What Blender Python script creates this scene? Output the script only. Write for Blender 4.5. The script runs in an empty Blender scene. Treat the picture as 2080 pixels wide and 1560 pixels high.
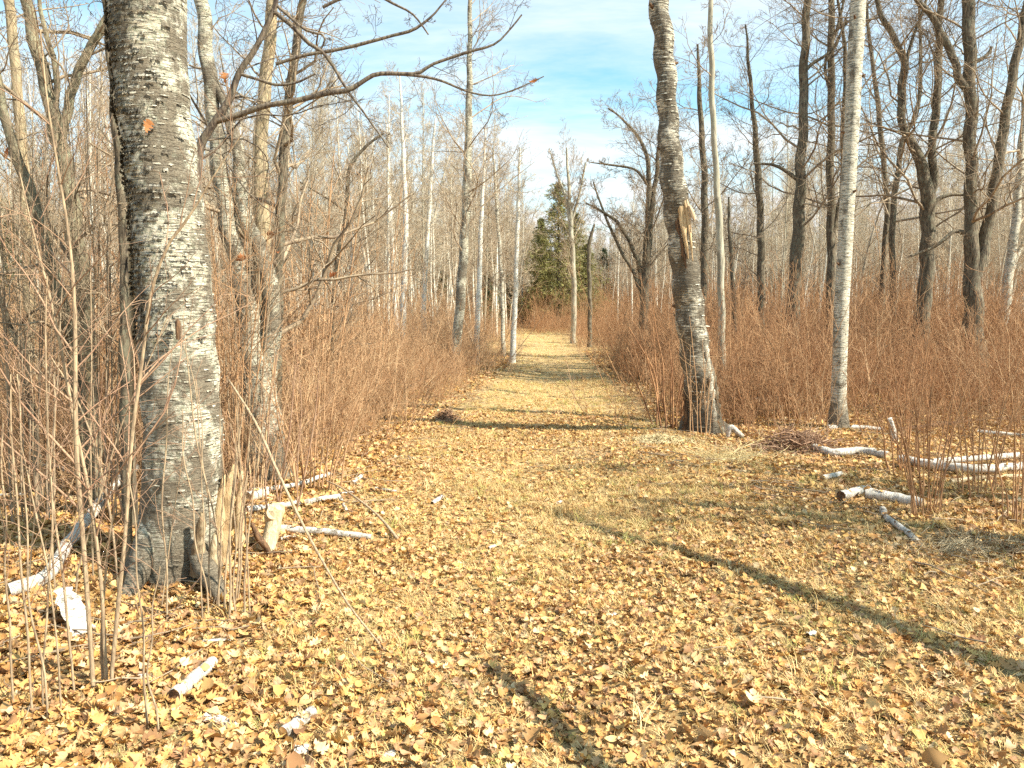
import bpy, math
import numpy as np
from mathutils import Vector, Matrix, Euler

rng = np.random.default_rng(11)
S = bpy.context.scene
COL = S.collection
R_ = math.radians

# ------------------------------------------------------------------ camera, light, exposure
F_PX, PITCH, EYE = 1560.0, R_(6.2), 1.62
SUN_DIR = Vector((0.93, -0.36, 0.95)).normalized()        # direction towards the sun
cam_data = bpy.data.cameras.new('camera')
cam_data.sensor_width = 36.0
cam_data.lens = 36.0 * F_PX / 2080.0
cam_data.clip_end = 2000.0
cam = bpy.data.objects.new('camera', cam_data)
COL.objects.link(cam)
cam.location = (0, 0, EYE)
cam.rotation_euler = (math.pi / 2 - PITCH, 0, 0)
S.camera = cam

sun_data = bpy.data.lights.new('sun', 'SUN')
sun_data.energy = 5.0
sun_data.angle = R_(0.53)
sun_data.color = (1.0, 0.94, 0.80)
sun = bpy.data.objects.new('sun', sun_data)
COL.objects.link(sun)
sun.rotation_euler = SUN_DIR.to_track_quat('Z', 'Y').to_euler()

world = bpy.data.worlds.new('World')
S.world = world
world.use_nodes = True
wn, wl = world.node_tree.nodes, world.node_tree.links
wn.clear()
wout = wn.new('ShaderNodeOutputWorld')
wbg = wn.new('ShaderNodeBackground')
wbg.inputs['Strength'].default_value = 0.08
sky = wn.new('ShaderNodeTexSky')
sky.sky_type = 'NISHITA'
sky.sun_disc = False
sky.sun_elevation = math.asin(SUN_DIR.z)
sky.sun_rotation = math.atan2(SUN_DIR.x, SUN_DIR.y)
sky.air_density = 1.0
sky.dust_density = 1.2
sky.ozone_density = 1.5
wtc = wn.new('ShaderNodeTexCoord')
wsep = wn.new('ShaderNodeSeparateXYZ')
wl.new(wtc.outputs['Generated'], wsep.inputs[0])
def wmath(op, a, b=None, clamp=False):
    n = wn.new('ShaderNodeMath'); n.operation = op; n.use_clamp = clamp
    for i, v in enumerate((a, b)):
        if v is None: continue
        if isinstance(v, (int, float)): n.inputs[i].default_value = v
        else: wl.new(v, n.inputs[i])
    return n.outputs[0]
wz = wmath('MAXIMUM', wsep.outputs['Z'], 0.03)
wx = wmath('DIVIDE', wsep.outputs['X'], wmath('ADD', wz, 0.12))
wy = wmath('DIVIDE', wsep.outputs['Y'], wmath('ADD', wz, 0.12))
wcomb = wn.new('ShaderNodeCombineXYZ')
wl.new(wx, wcomb.inputs[0]); wl.new(wy, wcomb.inputs[1])
wmap = wn.new('ShaderNodeMapping')
wmap.inputs['Scale'].default_value = (0.55, 1.25, 1)
wmap.inputs['Rotation'].default_value = (0, 0, R_(14))
wmap.inputs['Location'].default_value = (3.3, 1.7, 0)
wl.new(wcomb.outputs[0], wmap.inputs['Vector'])
wno = wn.new('ShaderNodeTexNoise')
wno.inputs['Scale'].default_value = 1.1
wno.inputs['Detail'].default_value = 9
wno.inputs['Roughness'].default_value = 0.62
wno.inputs['Distortion'].default_value = 0.5
wl.new(wmap.outputs[0], wno.inputs['Vector'])
wramp = wn.new('ShaderNodeValToRGB')
wramp.color_ramp.elements[0].position = 0.38
wramp.color_ramp.elements[1].position = 0.70
wl.new(wno.outputs['Fac'], wramp.inputs[0])
# thin cloud gathers into a white veil low over the horizon
wlow = wmath('SUBTRACT', 1.0, wmath('DIVIDE', wsep.outputs['Z'], 0.34), True)
wlow = wmath('MULTIPLY', wmath('POWER', wlow, 1.3), 0.85)
wfac = wmath('ADD', wmath('MULTIPLY', wramp.outputs[0], 0.75), wlow, True)
wmix = wn.new('ShaderNodeMix'); wmix.data_type = 'RGBA'
wl.new(wfac, wmix.inputs[0])
wgain = wn.new('ShaderNodeMix'); wgain.data_type = 'RGBA'; wgain.blend_type = 'MULTIPLY'
wgain.inputs[0].default_value = 1.0
wl.new(sky.outputs[0], wgain.inputs[6])
wgain.inputs[7].default_value = (0.92, 1.56, 1.50, 1)
wl.new(wgain.outputs[2], wmix.inputs[6])
wmix.inputs[7].default_value = (6.6, 6.8, 6.8, 1)
wl.new(wmix.outputs[2], wbg.inputs['Color'])
wl.new(wbg.outputs[0], wout.inputs['Surface'])

S.view_settings.view_transform = 'Standard'
S.view_settings.look = 'None'
S.view_settings.exposure = 1.2
S.view_settings.gamma = 1.0
S.view_settings.use_curve_mapping = False
S.cycles.use_denoising = False
S.cycles.max_bounces = 5
S.cycles.diffuse_bounces = 3
S.cycles.transparent_max_bounces = 6
S.cycles.caustics_reflective = False
S.cycles.caustics_refractive = False

# ------------------------------------------------------------------ geometry helpers
def gz(x, y):
    x = np.asarray(x, float); y = np.asarray(y, float)
    z = (0.030 * np.sin(0.9 * x + 1.3) * np.sin(0.7 * y + 0.4) + 0.016 * np.sin(2.3 * x + 0.6 * y)
         + 0.012 * np.sin(1.7 * y - 1.1 * x + 2.0) + 0.008 * np.sin(5.1 * x + 3.3 * y) + 0.006 * np.sin(7.3 * y - 4.1 * x))
    z = z + 0.05 * np.exp(-((x - 1.75) ** 2 / 0.35 + (y - 9.0) ** 2 / 0.12))       # small mound by the leaning birch
    c = trail_c(y)
    z = z - 0.05 * np.exp(-((x - c) / 0.9) ** 2)
    far = np.clip((np.hypot(x, y) - 30) / 60, 0, 1)
    z = z + far * 0.5 * np.sin(x * 0.05) * np.sin(y * 0.04 + 1)
    return z

YE = [0, 4.0, 6.3, 8.0, 10.5, 14.0, 18.7, 25, 31, 40, 48, 400]
XL = [-2.3, -1.75, -1.4, -1.3, -1.0, -0.6, -0.1, 0.15, 0.35, -0.1, -1.2, -1.2]
XR = [3.5, 3.3, 2.9, 2.4, 2.0, 2.0, 2.15, 2.25, 2.45, 2.3, 1.4, 1.4]
def trail_l(y): return np.interp(y, YE, XL)
def trail_r(y): return np.interp(y, YE, XR)
def trail_c(y): return 0.5 * (trail_l(y) + np.minimum(trail_r(y), trail_l(y) + 2.9))

cp, sp = math.cos(PITCH), math.sin(PITCH)
def ray(px, py):
    u = (px - 1040.0) / F_PX; v = -(py - 780.0) / F_PX
    return np.array([u, cp + v * sp, -sp + v * cp])
def at(px, py, Y):
    "world point seen at photo pixel (px, py), Y metres ahead of the camera"
    d = ray(px, py)
    return np.array([0, 0, EYE]) + d * (Y / d[1])
def G(px, py, h=0.0):
    "ground point seen at photo pixel"
    d = ray(px, py)
    t = (h - EYE) / d[2]
    p = np.array([0, 0, EYE]) + d * t
    for _ in range(3):
        z = float(gz(p[0], p[1])) + h
        t = (z - EYE) / d[2]
        p = np.array([0, 0, EYE]) + d * t
    return p

def resample(pts, n):
    pts = np.asarray(pts, float)
    if len(pts) == 2:
        t = np.linspace(0, 1, n)[:, None]
        return pts[0] * (1 - t) + pts[1] * t
    d = np.r_[0, np.cumsum(np.linalg.norm(np.diff(pts[:, :3], axis=0), axis=1))]
    d /= d[-1]
    q = np.vstack([2 * pts[0] - pts[1], pts, 2 * pts[-1] - pts[-2]])
    out = np.empty((n, pts.shape[1]))
    for k, s in enumerate(np.linspace(0, 1, n)):
        i = min(max(np.searchsorted(d, s, side='right') - 1, 0), len(pts) - 2)
        u = (s - d[i]) / max(d[i + 1] - d[i], 1e-9)
        p0, p1, p2, p3 = q[i], q[i + 1], q[i + 2], q[i + 3]
        out[k] = 0.5 * (2 * p1 + (p2 - p0) * u + (2 * p0 - 5 * p1 + 4 * p2 - p3) * u * u + (3 * p1 - p0 - 3 * p2 + p3) * u ** 3)
    return out

def norm(v): return v / np.maximum(np.linalg.norm(v, axis=-1, keepdims=True), 1e-9)

class Geo:
    def __init__(s): s.V = []; s.F = []; s.n = 0; s.M = []
    def add(s, V, F, m=0):
        s.V.append(V.reshape(-1, 3)); F = np.asarray(F)
        if F.shape[1] == 3: F = np.c_[F, -np.ones(len(F), int)]
        s.F.append(np.where(F < 0, -1, F + s.n)); s.n += len(s.V[-1]); s.M.append(np.full(len(F), m))
        return s
    def tubes(s, P, R, sides=3, m=0, rough=0.0, closed=False, seed=0):
        P = np.asarray(P, float); R = np.asarray(R, float)
        if P.ndim == 2: P = P[None]; R = R[None]
        if closed:
            P = np.concatenate([P[:, :1], P, P[:, -1:]], 1)
            R = np.concatenate([R[:, :1] * 0.02, R, R[:, -1:] * 0.02], 1)
        N, M, _ = P.shape
        T = np.empty_like(P)
        T[:, 1:-1] = P[:, 2:] - P[:, :-2]; T[:, 0] = P[:, 1] - P[:, 0]; T[:, -1] = P[:, -1] - P[:, -2]
        if closed: T[:, 0] = T[:, 1]; T[:, -1] = T[:, -2]
        T = norm(T)
        mean = norm(P[:, -1] - P[:, 0])
        ref = np.where(np.abs(mean[:, 1:2]) < 0.8, np.array([[0, 1, 0]]), np.array([[1, 0, 0]]))[:, None]
        A = norm(np.cross(T, np.broadcast_to(ref, T.shape))); B = np.cross(T, A)
        th = np.arange(sides) * 2 * np.pi / sides
        Rr = R[:, :, None] * np.ones(sides)
        if rough > 0:
            L = np.cumsum(np.r_[0, np.linalg.norm(np.diff(P[0], axis=0), axis=1)])
            f = np.zeros((M, sides)); rg = np.random.default_rng(seed + 5)
            for _ in range(14):
                k = rg.integers(1, 6); w = rg.uniform(.5, 6); a = rg.uniform(.4, 1) / (k ** .4)
                f += a * np.sin(k * th[None] + w * L[:, None] + rg.uniform(0, 6.3))
            for _ in range(10):
                k = rg.integers(5, 17); w = rg.uniform(5, 35); f += .12 * np.sin(k * th[None] + w * L[:, None] + rg.uniform(0, 6.3))
            Rr = Rr * (1 + rough * f[None] / 3.2)
        V = P[:, :, None] + Rr[..., None] * (np.cos(th)[None, None, :, None] * A[:, :, None] + np.sin(th)[None, None, :, None] * B[:, :, None])
        i = np.arange(N)[:, None, None] * M * sides; j = np.arange(M - 1)[None, :, None] * sides; k = np.arange(sides)[None, None]
        k2 = (k + 1) % sides
        Fq = np.stack([i + j + k, i + j + k2, i + j + sides + k2, i + j + sides + k], -1).reshape(-1, 4)
        return s.add(V, Fq, m)
    def box(s, c, h, rot=None, m=0):
        v = np.array([[x, y, z] for x in (-1, 1) for y in (-1, 1) for z in (-1, 1)], float) * h
        if rot is not None: v = v @ np.array(rot).T
        return s.add(v + c, [[0, 1, 3, 2], [4, 6, 7, 5], [0, 4, 5, 1], [2, 3, 7, 6], [0, 2, 6, 4], [1, 5, 7, 3]], m)
    def mesh(s, name, mats, smooth=True, offset=None):
        V = np.concatenate(s.V); F = np.concatenate(s.F); M = np.concatenate(s.M)
        if offset is not None: V = V - np.asarray(offset)
        tri = F[:, 3] < 0
        cnt = np.where(tri, 3, 4)
        start = np.r_[0, np.cumsum(cnt)[:-1]]
        loops = F.ravel(); loops = loops[loops >= 0]
        me = bpy.data.meshes.new(name)
        me.vertices.add(len(V)); me.vertices.foreach_set('co', V.astype(np.float32).ravel())
        me.loops.add(len(loops)); me.loops.foreach_set('vertex_index', loops.astype(np.int32))
        me.polygons.add(len(F)); me.polygons.foreach_set('loop_start', start.astype(np.int32))
        me.polygons.foreach_set('loop_total', cnt.astype(np.int32))
        if isinstance(mats, (list, tuple)):
            for mt in mats: me.materials.append(mt)
            me.polygons.foreach_set('material_index', M.astype(np.int32))
        else: me.materials.append(mats)
        me.polygons.foreach_set('use_smooth', np.full(len(F), smooth))
        me.update(calc_edges=True)
        return me

def link(name, me, parent=None, loc=None, **props):
    o = bpy.data.objects.new(name, me); COL.objects.link(o)
    if parent is not None: o.parent = parent
    if loc is not None: o.location = loc
    for k, v in props.items():
        if v: o[k] = v
    return o
def thing(name, label, cat, loc, group=None, kind=None):
    return link(name, None, None, tuple(loc), label=label, category=cat, group=group, kind=kind)

def grow(P, R, n, t0, t1, ang, lf, npts, wob, up, rf, taper=0.25, g=None, lmin=0.0, rmax=0.6, flat=0.0):
    "n side branches on each of the parent lines; everything at once"
    g = g or rng
    N, M, _ = P.shape
    Lp = np.linalg.norm(np.diff(P, axis=1), axis=2).sum(1)
    t = (np.arange(n)[None] + g.uniform(0, 1, (N, n))) / n * (t1 - t0) + t0
    x = t * (M - 1); i = np.minimum(x.astype(int), M - 2); u = (x - i)[..., None]
    ar = np.arange(N)[:, None]
    p = P[ar, i] * (1 - u) + P[ar, i + 1] * u
    tan = norm(P[ar, i + 1] - P[ar, i])
    pr = R[ar, i] * (1 - u[..., 0]) + R[ar, i + 1] * u[..., 0]
    rnd = g.normal(size=tan.shape); rnd[..., 2] *= (1 - flat)
    v = norm(rnd - (rnd * tan).sum(-1, keepdims=True) * tan)
    a = R_(ang) * g.uniform(0.65, 1.3, (N, n))[..., None]
    d = norm(np.cos(a) * tan + np.sin(a) * v)
    L = Lp[:, None] * lf * (1.15 - 0.65 * (t - t0) / max(t1 - t0, 1e-3)) * g.uniform(0.55, 1.2, (N, n))
    L = np.maximum(L, lmin)
    r0 = np.minimum(pr * rmax, L * rf)
    K = N * n
    d = d.reshape(K, 3); p = p.reshape(K, 3); L = L.reshape(K); r0 = r0.reshape(K)
    out = np.empty((K, npts, 3)); out[:, 0] = p
    st = (L / (npts - 1))[:, None]
    for k in range(1, npts):
        d = norm(d + wob * g.normal(size=d.shape) + np.array([0, 0, up]))
        out[:, k] = out[:, k - 1] + d * st
    rad = r0[:, None] * np.linspace(1, taper, npts)[None]
    return out, rad

# ------------------------------------------------------------------ materials
def mat(name):
    m = bpy.data.materials.new(name); m.use_nodes = True
    nt = m.node_tree; b = nt.nodes['Principled BSDF']
    b.inputs['Roughness'].default_value = 0.85
    b.inputs['Specular IOR Level'].default_value = 0.25
    return m, nt, b
class NT:
    def __init__(s, nt): s.nt = nt
    def n(s, t, **kw):
        x = s.nt.nodes.new(t)
        for k, v in kw.items(): setattr(x, k, v)
        return x
    def l(s, a, b): s.nt.links.new(a, b)
    def coord(s, scale, rnd=True, kind='Object'):
        tc = s.n('ShaderNodeTexCoord'); mp = s.n('ShaderNodeMapping')
        src = tc.outputs[kind]
        if rnd:
            oi = s.n('ShaderNodeObjectInfo'); mu = s.n('ShaderNodeMath', operation='MULTIPLY'); mu.inputs[1].default_value = 37.0
            s.l(oi.outputs['Random'], mu.inputs[0]); ad = s.n('ShaderNodeVectorMath', operation='ADD')
            s.l(src, ad.inputs[0]); s.l(mu.outputs[0], ad.inputs[1]); src = ad.outputs[0]
        s.l(src, mp.inputs['Vector']); mp.inputs['Scale'].default_value = scale
        return mp.outputs[0]
    def noise(s, vec, scale=1.0, detail=4, rough=0.55, dist=0.0):
        x = s.n('ShaderNodeTexNoise'); s.l(vec, x.inputs['Vector'])
        x.inputs['Scale'].default_value = scale; x.inputs['Detail'].default_value = detail
        x.inputs['Roughness'].default_value = rough; x.inputs['Distortion'].default_value = dist
        return x.outputs['Fac']
    def ramp(s, fac, stops):
        x = s.n('ShaderNodeValToRGB'); cr = x.color_ramp
        while len(cr.elements) < len(stops): cr.elements.new(0.5)
        for e, (p, c) in zip(cr.elements, stops):
            e.position = p; e.color = (c, c, c, 1) if isinstance(c, (int, float)) else (*c, 1)
        s.l(fac, x.inputs[0]); return x.outputs[0]
    def mix(s, fac, a, b, mode='MIX'):
        x = s.n('ShaderNodeMix', data_type='RGBA', blend_type=mode)
        for i, v in ((0, fac), (6, a), (7, b)):
            if isinstance(v, tuple): x.inputs[i].default_value = (*v, 1)
            elif isinstance(v, (int, float)): x.inputs[i].default_value = v
            else: s.l(v, x.inputs[i])
        return x.outputs[2]
    def math(s, op, a, b, clamp=False):
        x = s.n('ShaderNodeMath', operation=op, use_clamp=clamp)
        for i, v in ((0, a), (1, b)):
            if isinstance(v, (int, float)): x.inputs[i].default_value = v
            else: s.l(v, x.inputs[i])
        return x.outputs[0]
    def bump(s, h, strength, dist, b):
        x = s.n('ShaderNodeBump'); x.inputs['Strength'].default_value = strength; x.inputs['Distance'].default_value = dist
        s.l(h, x.inputs['Height']); s.l(x.outputs[0], b.inputs['Normal'])

def birch_bark(name, white=(0.74, 0.70, 0.63), dark=(0.07, 0.055, 0.045), k=1.0, patch=0.5, lichen=0.5, dash=0.58, base_h=None, bump=0.9):
    m, nt, b = mat(name); t = NT(nt)
    v1 = t.coord((7 * k, 7 * k, 85 * k)); dashes = t.ramp(t.noise(v1, 1, 3, 0.6, 0.3), [(dash, 0.0), (dash + 0.07, 1.0)])
    v2 = t.coord((2.2 * k, 2.2 * k, 26 * k)); bands = t.noise(v2, 1, 5, 0.65)
    v3 = t.coord((3.0 * k, 3.0 * k, 2.2 * k)); pn = t.noise(v3, 1, 8, 0.68)
    pm = t.ramp(pn, [(1 - patch - 0.02, 0.0), (1 - patch + 0.07, 1.0)])
    v4 = t.coord((26 * k, 26 * k, 22 * k)); ln = t.noise(v4, 1, 6, 0.7)
    lm = t.math('MULTIPLY', t.ramp(ln, [(0.46, 0.0), (0.60, 1.0)]), lichen)
    c = t.mix(t.ramp(bands, [(0.35, 0.0), (0.65, 1.0)]), white, tuple(x * f for x, f in zip(white, (0.70, 0.66, 0.58))))
    c = t.mix(lm, c, (0.30, 0.31, 0.22))
    c = t.mix(t.math('MULTIPLY', dashes, 0.85), c, dark)
    fine = t.noise(t.coord((45 * k, 45 * k, 120 * k)), 1, 5, 0.7)
    rough_col = t.mix(t.ramp(fine, [(0.35, 0.0), (0.66, 1.0)]), dark, (0.26, 0.21, 0.145))
    c = t.mix(t.math('MULTIPLY', pm, 0.92), c, rough_col)
    if base_h:
        sx = t.n('ShaderNodeSeparateXYZ'); tc = t.n('ShaderNodeTexCoord'); t.l(tc.outputs['Object'], sx.inputs[0])
        z = t.math('ADD', sx.outputs['Z'], t.math('MULTIPLY', pn, base_h * 1.2))
        bm = t.ramp(t.math('DIVIDE', z, base_h * 2.0), [(0.45, 1.0), (0.75, 0.0)])
        c = t.mix(t.math('MULTIPLY', bm, 0.9), c, rough_col)
    t.l(c, b.inputs['Base Color'])
    h = t.math('ADD', t.math('MULTIPLY', dashes, -0.5), t.math('ADD', t.math('MULTIPLY', bands, 0.9), t.math('MULTIPLY', fine, 0.7)))
    h = t.math('ADD', h, t.math('MULTIPLY', t.math('MULTIPLY', pm, pn), 1.5))
    t.bump(h, bump, 0.02 / k ** .5, b)
    b.inputs['Roughness'].default_value = 0.75
    return m

def rough_bark(name, a, bcol, c3=None, k=1.0, lich=0.0, bump=1.0, lichcol=(0.34, 0.36, 0.25)):
    m, nt, b = mat(name); t = NT(nt)
    f = t.noise(t.coord((26 * k, 26 * k, 5 * k)), 1, 6, 0.65, 0.4)
    c = t.mix(t.ramp(f, [(0.36, 0.0), (0.62, 1.0)]), a, bcol)
    if c3:
        c = t.mix(t.ramp(t.noise(t.coord((3 * k, 3 * k, 3 * k)), 1, 5, 0.6), [(0.45, 0.0), (0.62, 1.0)]), c, c3)
    if lich:
        l2 = t.ramp(t.noise(t.coord((11 * k, 11 * k, 8 * k)), 1, 7, 0.7), [(0.52, 0.0), (0.58, 1.0)])
        c = t.mix(t.math('MULTIPLY', l2, lich), c, lichcol)
    t.l(c, b.inputs['Base Color'])
    t.bump(f, bump, 0.03 / k, b)
    return m

def twig_mat(name, a, bcol, spread=None):
    m, nt, b = mat(name); t = NT(nt)
    oi = t.n('ShaderNodeObjectInfo')
    nz = t.noise(t.coord((5, 5, 5)), 1, 4, 0.7)
    c = t.mix(t.ramp(nz, [(0.35, 0.0), (0.65, 1.0)]), a, bcol)
    if spread:
        c = t.mix(t.math('MULTIPLY', oi.outputs['Random'], 0.6), c, spread)
    t.l(c, b.inputs['Base Color'])
    return m

M = {}
M['big_birch'] = birch_bark('big_birch_bark', (0.76, 0.69, 0.56), dark=(0.11, 0.085, 0.06), k=1.7, patch=0.515, lichen=0.9, dash=0.55, base_h=0.35, bump=1.0)
M['mid_birch'] = birch_bark('mottled_birch_bark', (0.66, 0.60, 0.48), dark=(.08,.06,.045), k=1.6, patch=0.50, lichen=0.7, dash=0.54, base_h=0.6)
M['birch'] = birch_bark('birch_bark', (0.76, 0.70, 0.58), dark=(.09,.07,.05), k=1.6, patch=0.44, lichen=0.45, dash=0.54, base_h=0.5)
M['lean_birch'] = birch_bark('old_birch_bark', (0.80, 0.73, 0.60), dark=(.05,.038,.028), k=1.5, patch=0.535, lichen=0.35, dash=0.50, base_h=1.3, bump=1.0)
M['white_birch'] = birch_bark('young_birch_bark', (0.80, 0.77, 0.70), k=1.6, patch=0.32, lichen=0.1, dash=0.62)
M['far_birch'] = birch_bark('pale_birch_bark', (0.84, 0.79, 0.68), k=0.8, patch=0.33, lichen=0.2, dash=0.60, bump=0.4)
M['grey_stem'] = rough_bark('grey_lichened_bark', (0.07, 0.052, 0.035), (0.30, 0.245, 0.15), (0.16, 0.13, 0.085), 1.6, 0.45, 1.0, (0.36, 0.36, 0.24))
M['oak'] = rough_bark('oak_bark', (0.022, 0.016, 0.012), (0.23, 0.18, 0.12), (0.11, 0.085, 0.055), 1.3, 0.2)
M['tan_bark'] = rough_bark('tan_bark', (0.20, 0.14, 0.075), (0.56, 0.43, 0.26), (0.36, 0.28, 0.17), 1.6, 0.25)
M['aspen'] = rough_bark('aspen_bark', (0.20, 0.17, 0.12), (0.50, 0.45, 0.34), (0.34, 0.30, 0.22), 0.8, 0.2, 0.5)
M['far_grey'] = rough_bark('slender_grey_bark', (0.17, 0.135, 0.10), (0.48, 0.41, 0.31), None, 0.7, 0.2, 0.5)
M['oak_twig'] = twig_mat('oak_twig', (0.15, 0.105, 0.07), (0.42, 0.32, 0.21))
M['near_limb'] = rough_bark('limb_bark', (0.06, 0.042, 0.035), (0.22, 0.17, 0.12), None, 2.0, 0.1, 0.6)
M['pale_twig'] = twig_mat('pale_twig', (0.30, 0.235, 0.155), (0.66, 0.56, 0.41))
M['birch_twig'] = twig_mat('birch_twig', (0.22, 0.15, 0.095), (0.56, 0.44, 0.30))
M['brush'] = twig_mat('brush_twig', (0.30, 0.165, 0.085), (0.60, 0.42, 0.24), (0.42, 0.22, 0.11))
M['red_brush'] = twig_mat('red_brush_twig', (0.17, 0.07, 0.034), (0.50, 0.27, 0.13), (0.44, 0.27, 0.14))
M['cane'] = rough_bark('cane_bark', (0.20, 0.135, 0.085), (0.46, 0.34, 0.21), None, 3.0, 0.0, 0.3)
M['red_cane'] = twig_mat('red_cane', (0.24, 0.13, 0.08), (0.42, 0.27, 0.17))
M['straw'] = twig_mat('dry_straw', (0.55, 0.42, 0.20), (0.72, 0.60, 0.34), (0.48, 0.38, 0.18))
M['dead_wood'] = rough_bark('weathered_wood', (0.34, 0.25, 0.14), (0.66, 0.54, 0.35), (0.20, 0.13, 0.07), 1.6, 0.0, 0.8)
M['dark_wood'] = rough_bark('rotten_wood', (0.05, 0.03, 0.02), (0.22, 0.12, 0.06), None, 2.0, 0.0, 1.0)
M['fresh_wood'] = rough_bark('splintered_wood', (0.34, 0.20, 0.095), (0.72, 0.53, 0.30), (0.50, 0.35, 0.19), 1.4, 0.0, 0.7)
M['fungus'] = rough_bark('fungus_skin', (0.52, 0.46, 0.36), (0.74, 0.69, 0.58), None, 2.0, 0.0, 0.3)
M['moss'] = rough_bark('moss', (0.10, 0.11, 0.02), (0.28, 0.27, 0.06), None, 3.0, 0.0, 1.0)
M['chips'] = rough_bark('pale_chips', (0.50, 0.38, 0.19), (0.78, 0.66, 0.40), None, 3.0, 0.0, 1.0)
M['log'] = birch_bark('fallen_birch_bark', (0.76, 0.70, 0.64), dark=(.16, .11, .075), k=3.0, patch=0.42, lichen=0.25, dash=0.57, bump=0.8)
M['inner_bark'] = rough_bark('inner_bark', (0.42, 0.28, 0.16), (0.66, 0.50, 0.33), None, 3.0, 0.0, 0.3)

def leaf_mat(name, cols, trans=0.25):
    m, nt, b = mat(name); t = NT(nt)
    oi = t.n('ShaderNodeObjectInfo')
    n = len(cols)
    c = t.ramp(oi.outputs['Random'], [((i + 0.5) / n, c_) for i, c_ in enumerate(cols)])
    nz = t.noise(t.coord((26, 26, 26)), 1, 4, 0.6)
    c = t.mix(t.ramp(nz, [(0.40, 0.0), (0.75, 0.65)]), c, (0.34, 0.18, 0.07))
    t.l(c, b.inputs['Base Color'])
    b.inputs['Roughness'].default_value = 0.6
    tr = t.n('ShaderNodeBsdfTranslucent'); t.l(c, tr.inputs['Color'])
    mx = t.n('ShaderNodeMixShader'); mx.inputs[0].default_value = trans
    t.l(b.outputs[0], mx.inputs[1]); t.l(tr.outputs[0], mx.inputs[2])
    t.l(mx.outputs[0], nt.nodes['Material Output'].inputs['Surface'])
    return m
M['leaf'] = leaf_mat('dry_leaf', [(0.42, 0.20, 0.065), (0.70, 0.42, 0.13), (0.76, 0.53, 0.24), (0.22, 0.10, 0.05), (0.74, 0.48, 0.16), (0.34, 0.17, 0.08), (0.56, 0.29, 0.085), (0.78, 0.60, 0.34), (0.30, 0.155, 0.08), (0.66, 0.38, 0.12), (0.46, 0.28, 0.16)], .12)
M['red_leaf'] = leaf_mat('rust_leaf', [(0.40, 0.14, 0.05), (0.52, 0.22, 0.08), (0.34, 0.11, 0.05)], 0.35)

def grass_mat():
    m, nt, b = mat('dry_grass_blade'); t = NT(nt)
    oi = t.n('ShaderNodeObjectInfo')
    c = t.ramp(oi.outputs['Random'], [(0.0, (0.74, 0.52, 0.24)), (0.45, (0.62, 0.41, 0.17)), (0.70, (0.46, 0.31, 0.13)), (0.93, (0.36, 0.34, 0.09)), (1.0, (0.74, 0.58, 0.32))])
    t.l(c, b.inputs['Base Color']); return m
M['grass'] = grass_mat()
def needle_mat(name, a, bb):
    m, nt, b = mat(name); t = NT(nt)
    c = t.mix(t.ramp(t.noise(t.coord((1.3, 1.3, 1.3)), 1, 5, 0.7), [(0.35, 0.0), (0.65, 1.0)]), a, bb)
    t.l(c, b.inputs['Base Color']); return m
M['needle'] = needle_mat('pine_needle', (0.11, 0.11, 0.032), (0.33, 0.29, 0.10))
M['spruce'] = needle_mat('spruce_needle', (0.04, 0.065, 0.025), (0.11, 0.13, 0.05))

def ground_mat():
    m, nt, b = mat('leafy_ground'); t = NT(nt)
    at_ = t.n('ShaderNodeAttribute', attribute_name='trail')
    v = t.coord((1, 1, 1), rnd=False)
    vo = t.n('ShaderNodeTexVoronoi'); vo.inputs['Scale'].default_value = 19.0; t.l(v, vo.inputs['Vector'])
    sepc = t.n('ShaderNodeSeparateColor'); t.l(vo.outputs['Color'], sepc.inputs[0])
    leafc = t.ramp(sepc.outputs[0], [(0.0, (0.22, 0.12, 0.05)), (0.3, (0.42, 0.25, 0.10)), (0.55, (0.58, 0.39, 0.17)), (0.8, (0.66, 0.48, 0.24)), (1.0, (0.30, 0.17, 0.07))])
    soil = t.mix(t.noise(v, 30, 6, 0.7), (0.10, 0.06, 0.03), (0.34, 0.22, 0.10))
    straw = t.mix(t.ramp(t.noise(v, 60, 6, 0.75), [(0.35, 0.0), (0.65, 1.0)]), (0.34, 0.22, 0.09), (0.76, 0.55, 0.25))
    big = t.noise(v, 0.7, 5, 0.6)
    fl = t.mix(t.ramp(t.noise(v, 6, 5, 0.65), [(0.38, 0.0), (0.55, 1.0)]), soil, leafc)
    tr = t.mix(t.ramp(t.noise(v, 4, 6, 0.7), [(0.40, 0.0), (0.60, 1.0)]), straw, leafc)
    # bare trodden patches on the trail
    tr = t.mix(t.math('MULTIPLY', t.ramp(big, [(0.56, 0.0), (0.66, 1.0)]), 0.6), tr, (0.34, 0.235, 0.145))
    c = t.mix(at_.outputs['Fac'], fl, tr)
    t.l(c, b.inputs['Base Color'])
    h = t.math('ADD', t.math('MULTIPLY', vo.outputs['Distance'], 1.2), t.noise(v, 45, 7, 0.75))
    t.bump(h, 1.0, 0.035, b)
    b.inputs['Roughness'].default_value = 0.95
    return m
M['ground'] = ground_mat()

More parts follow.
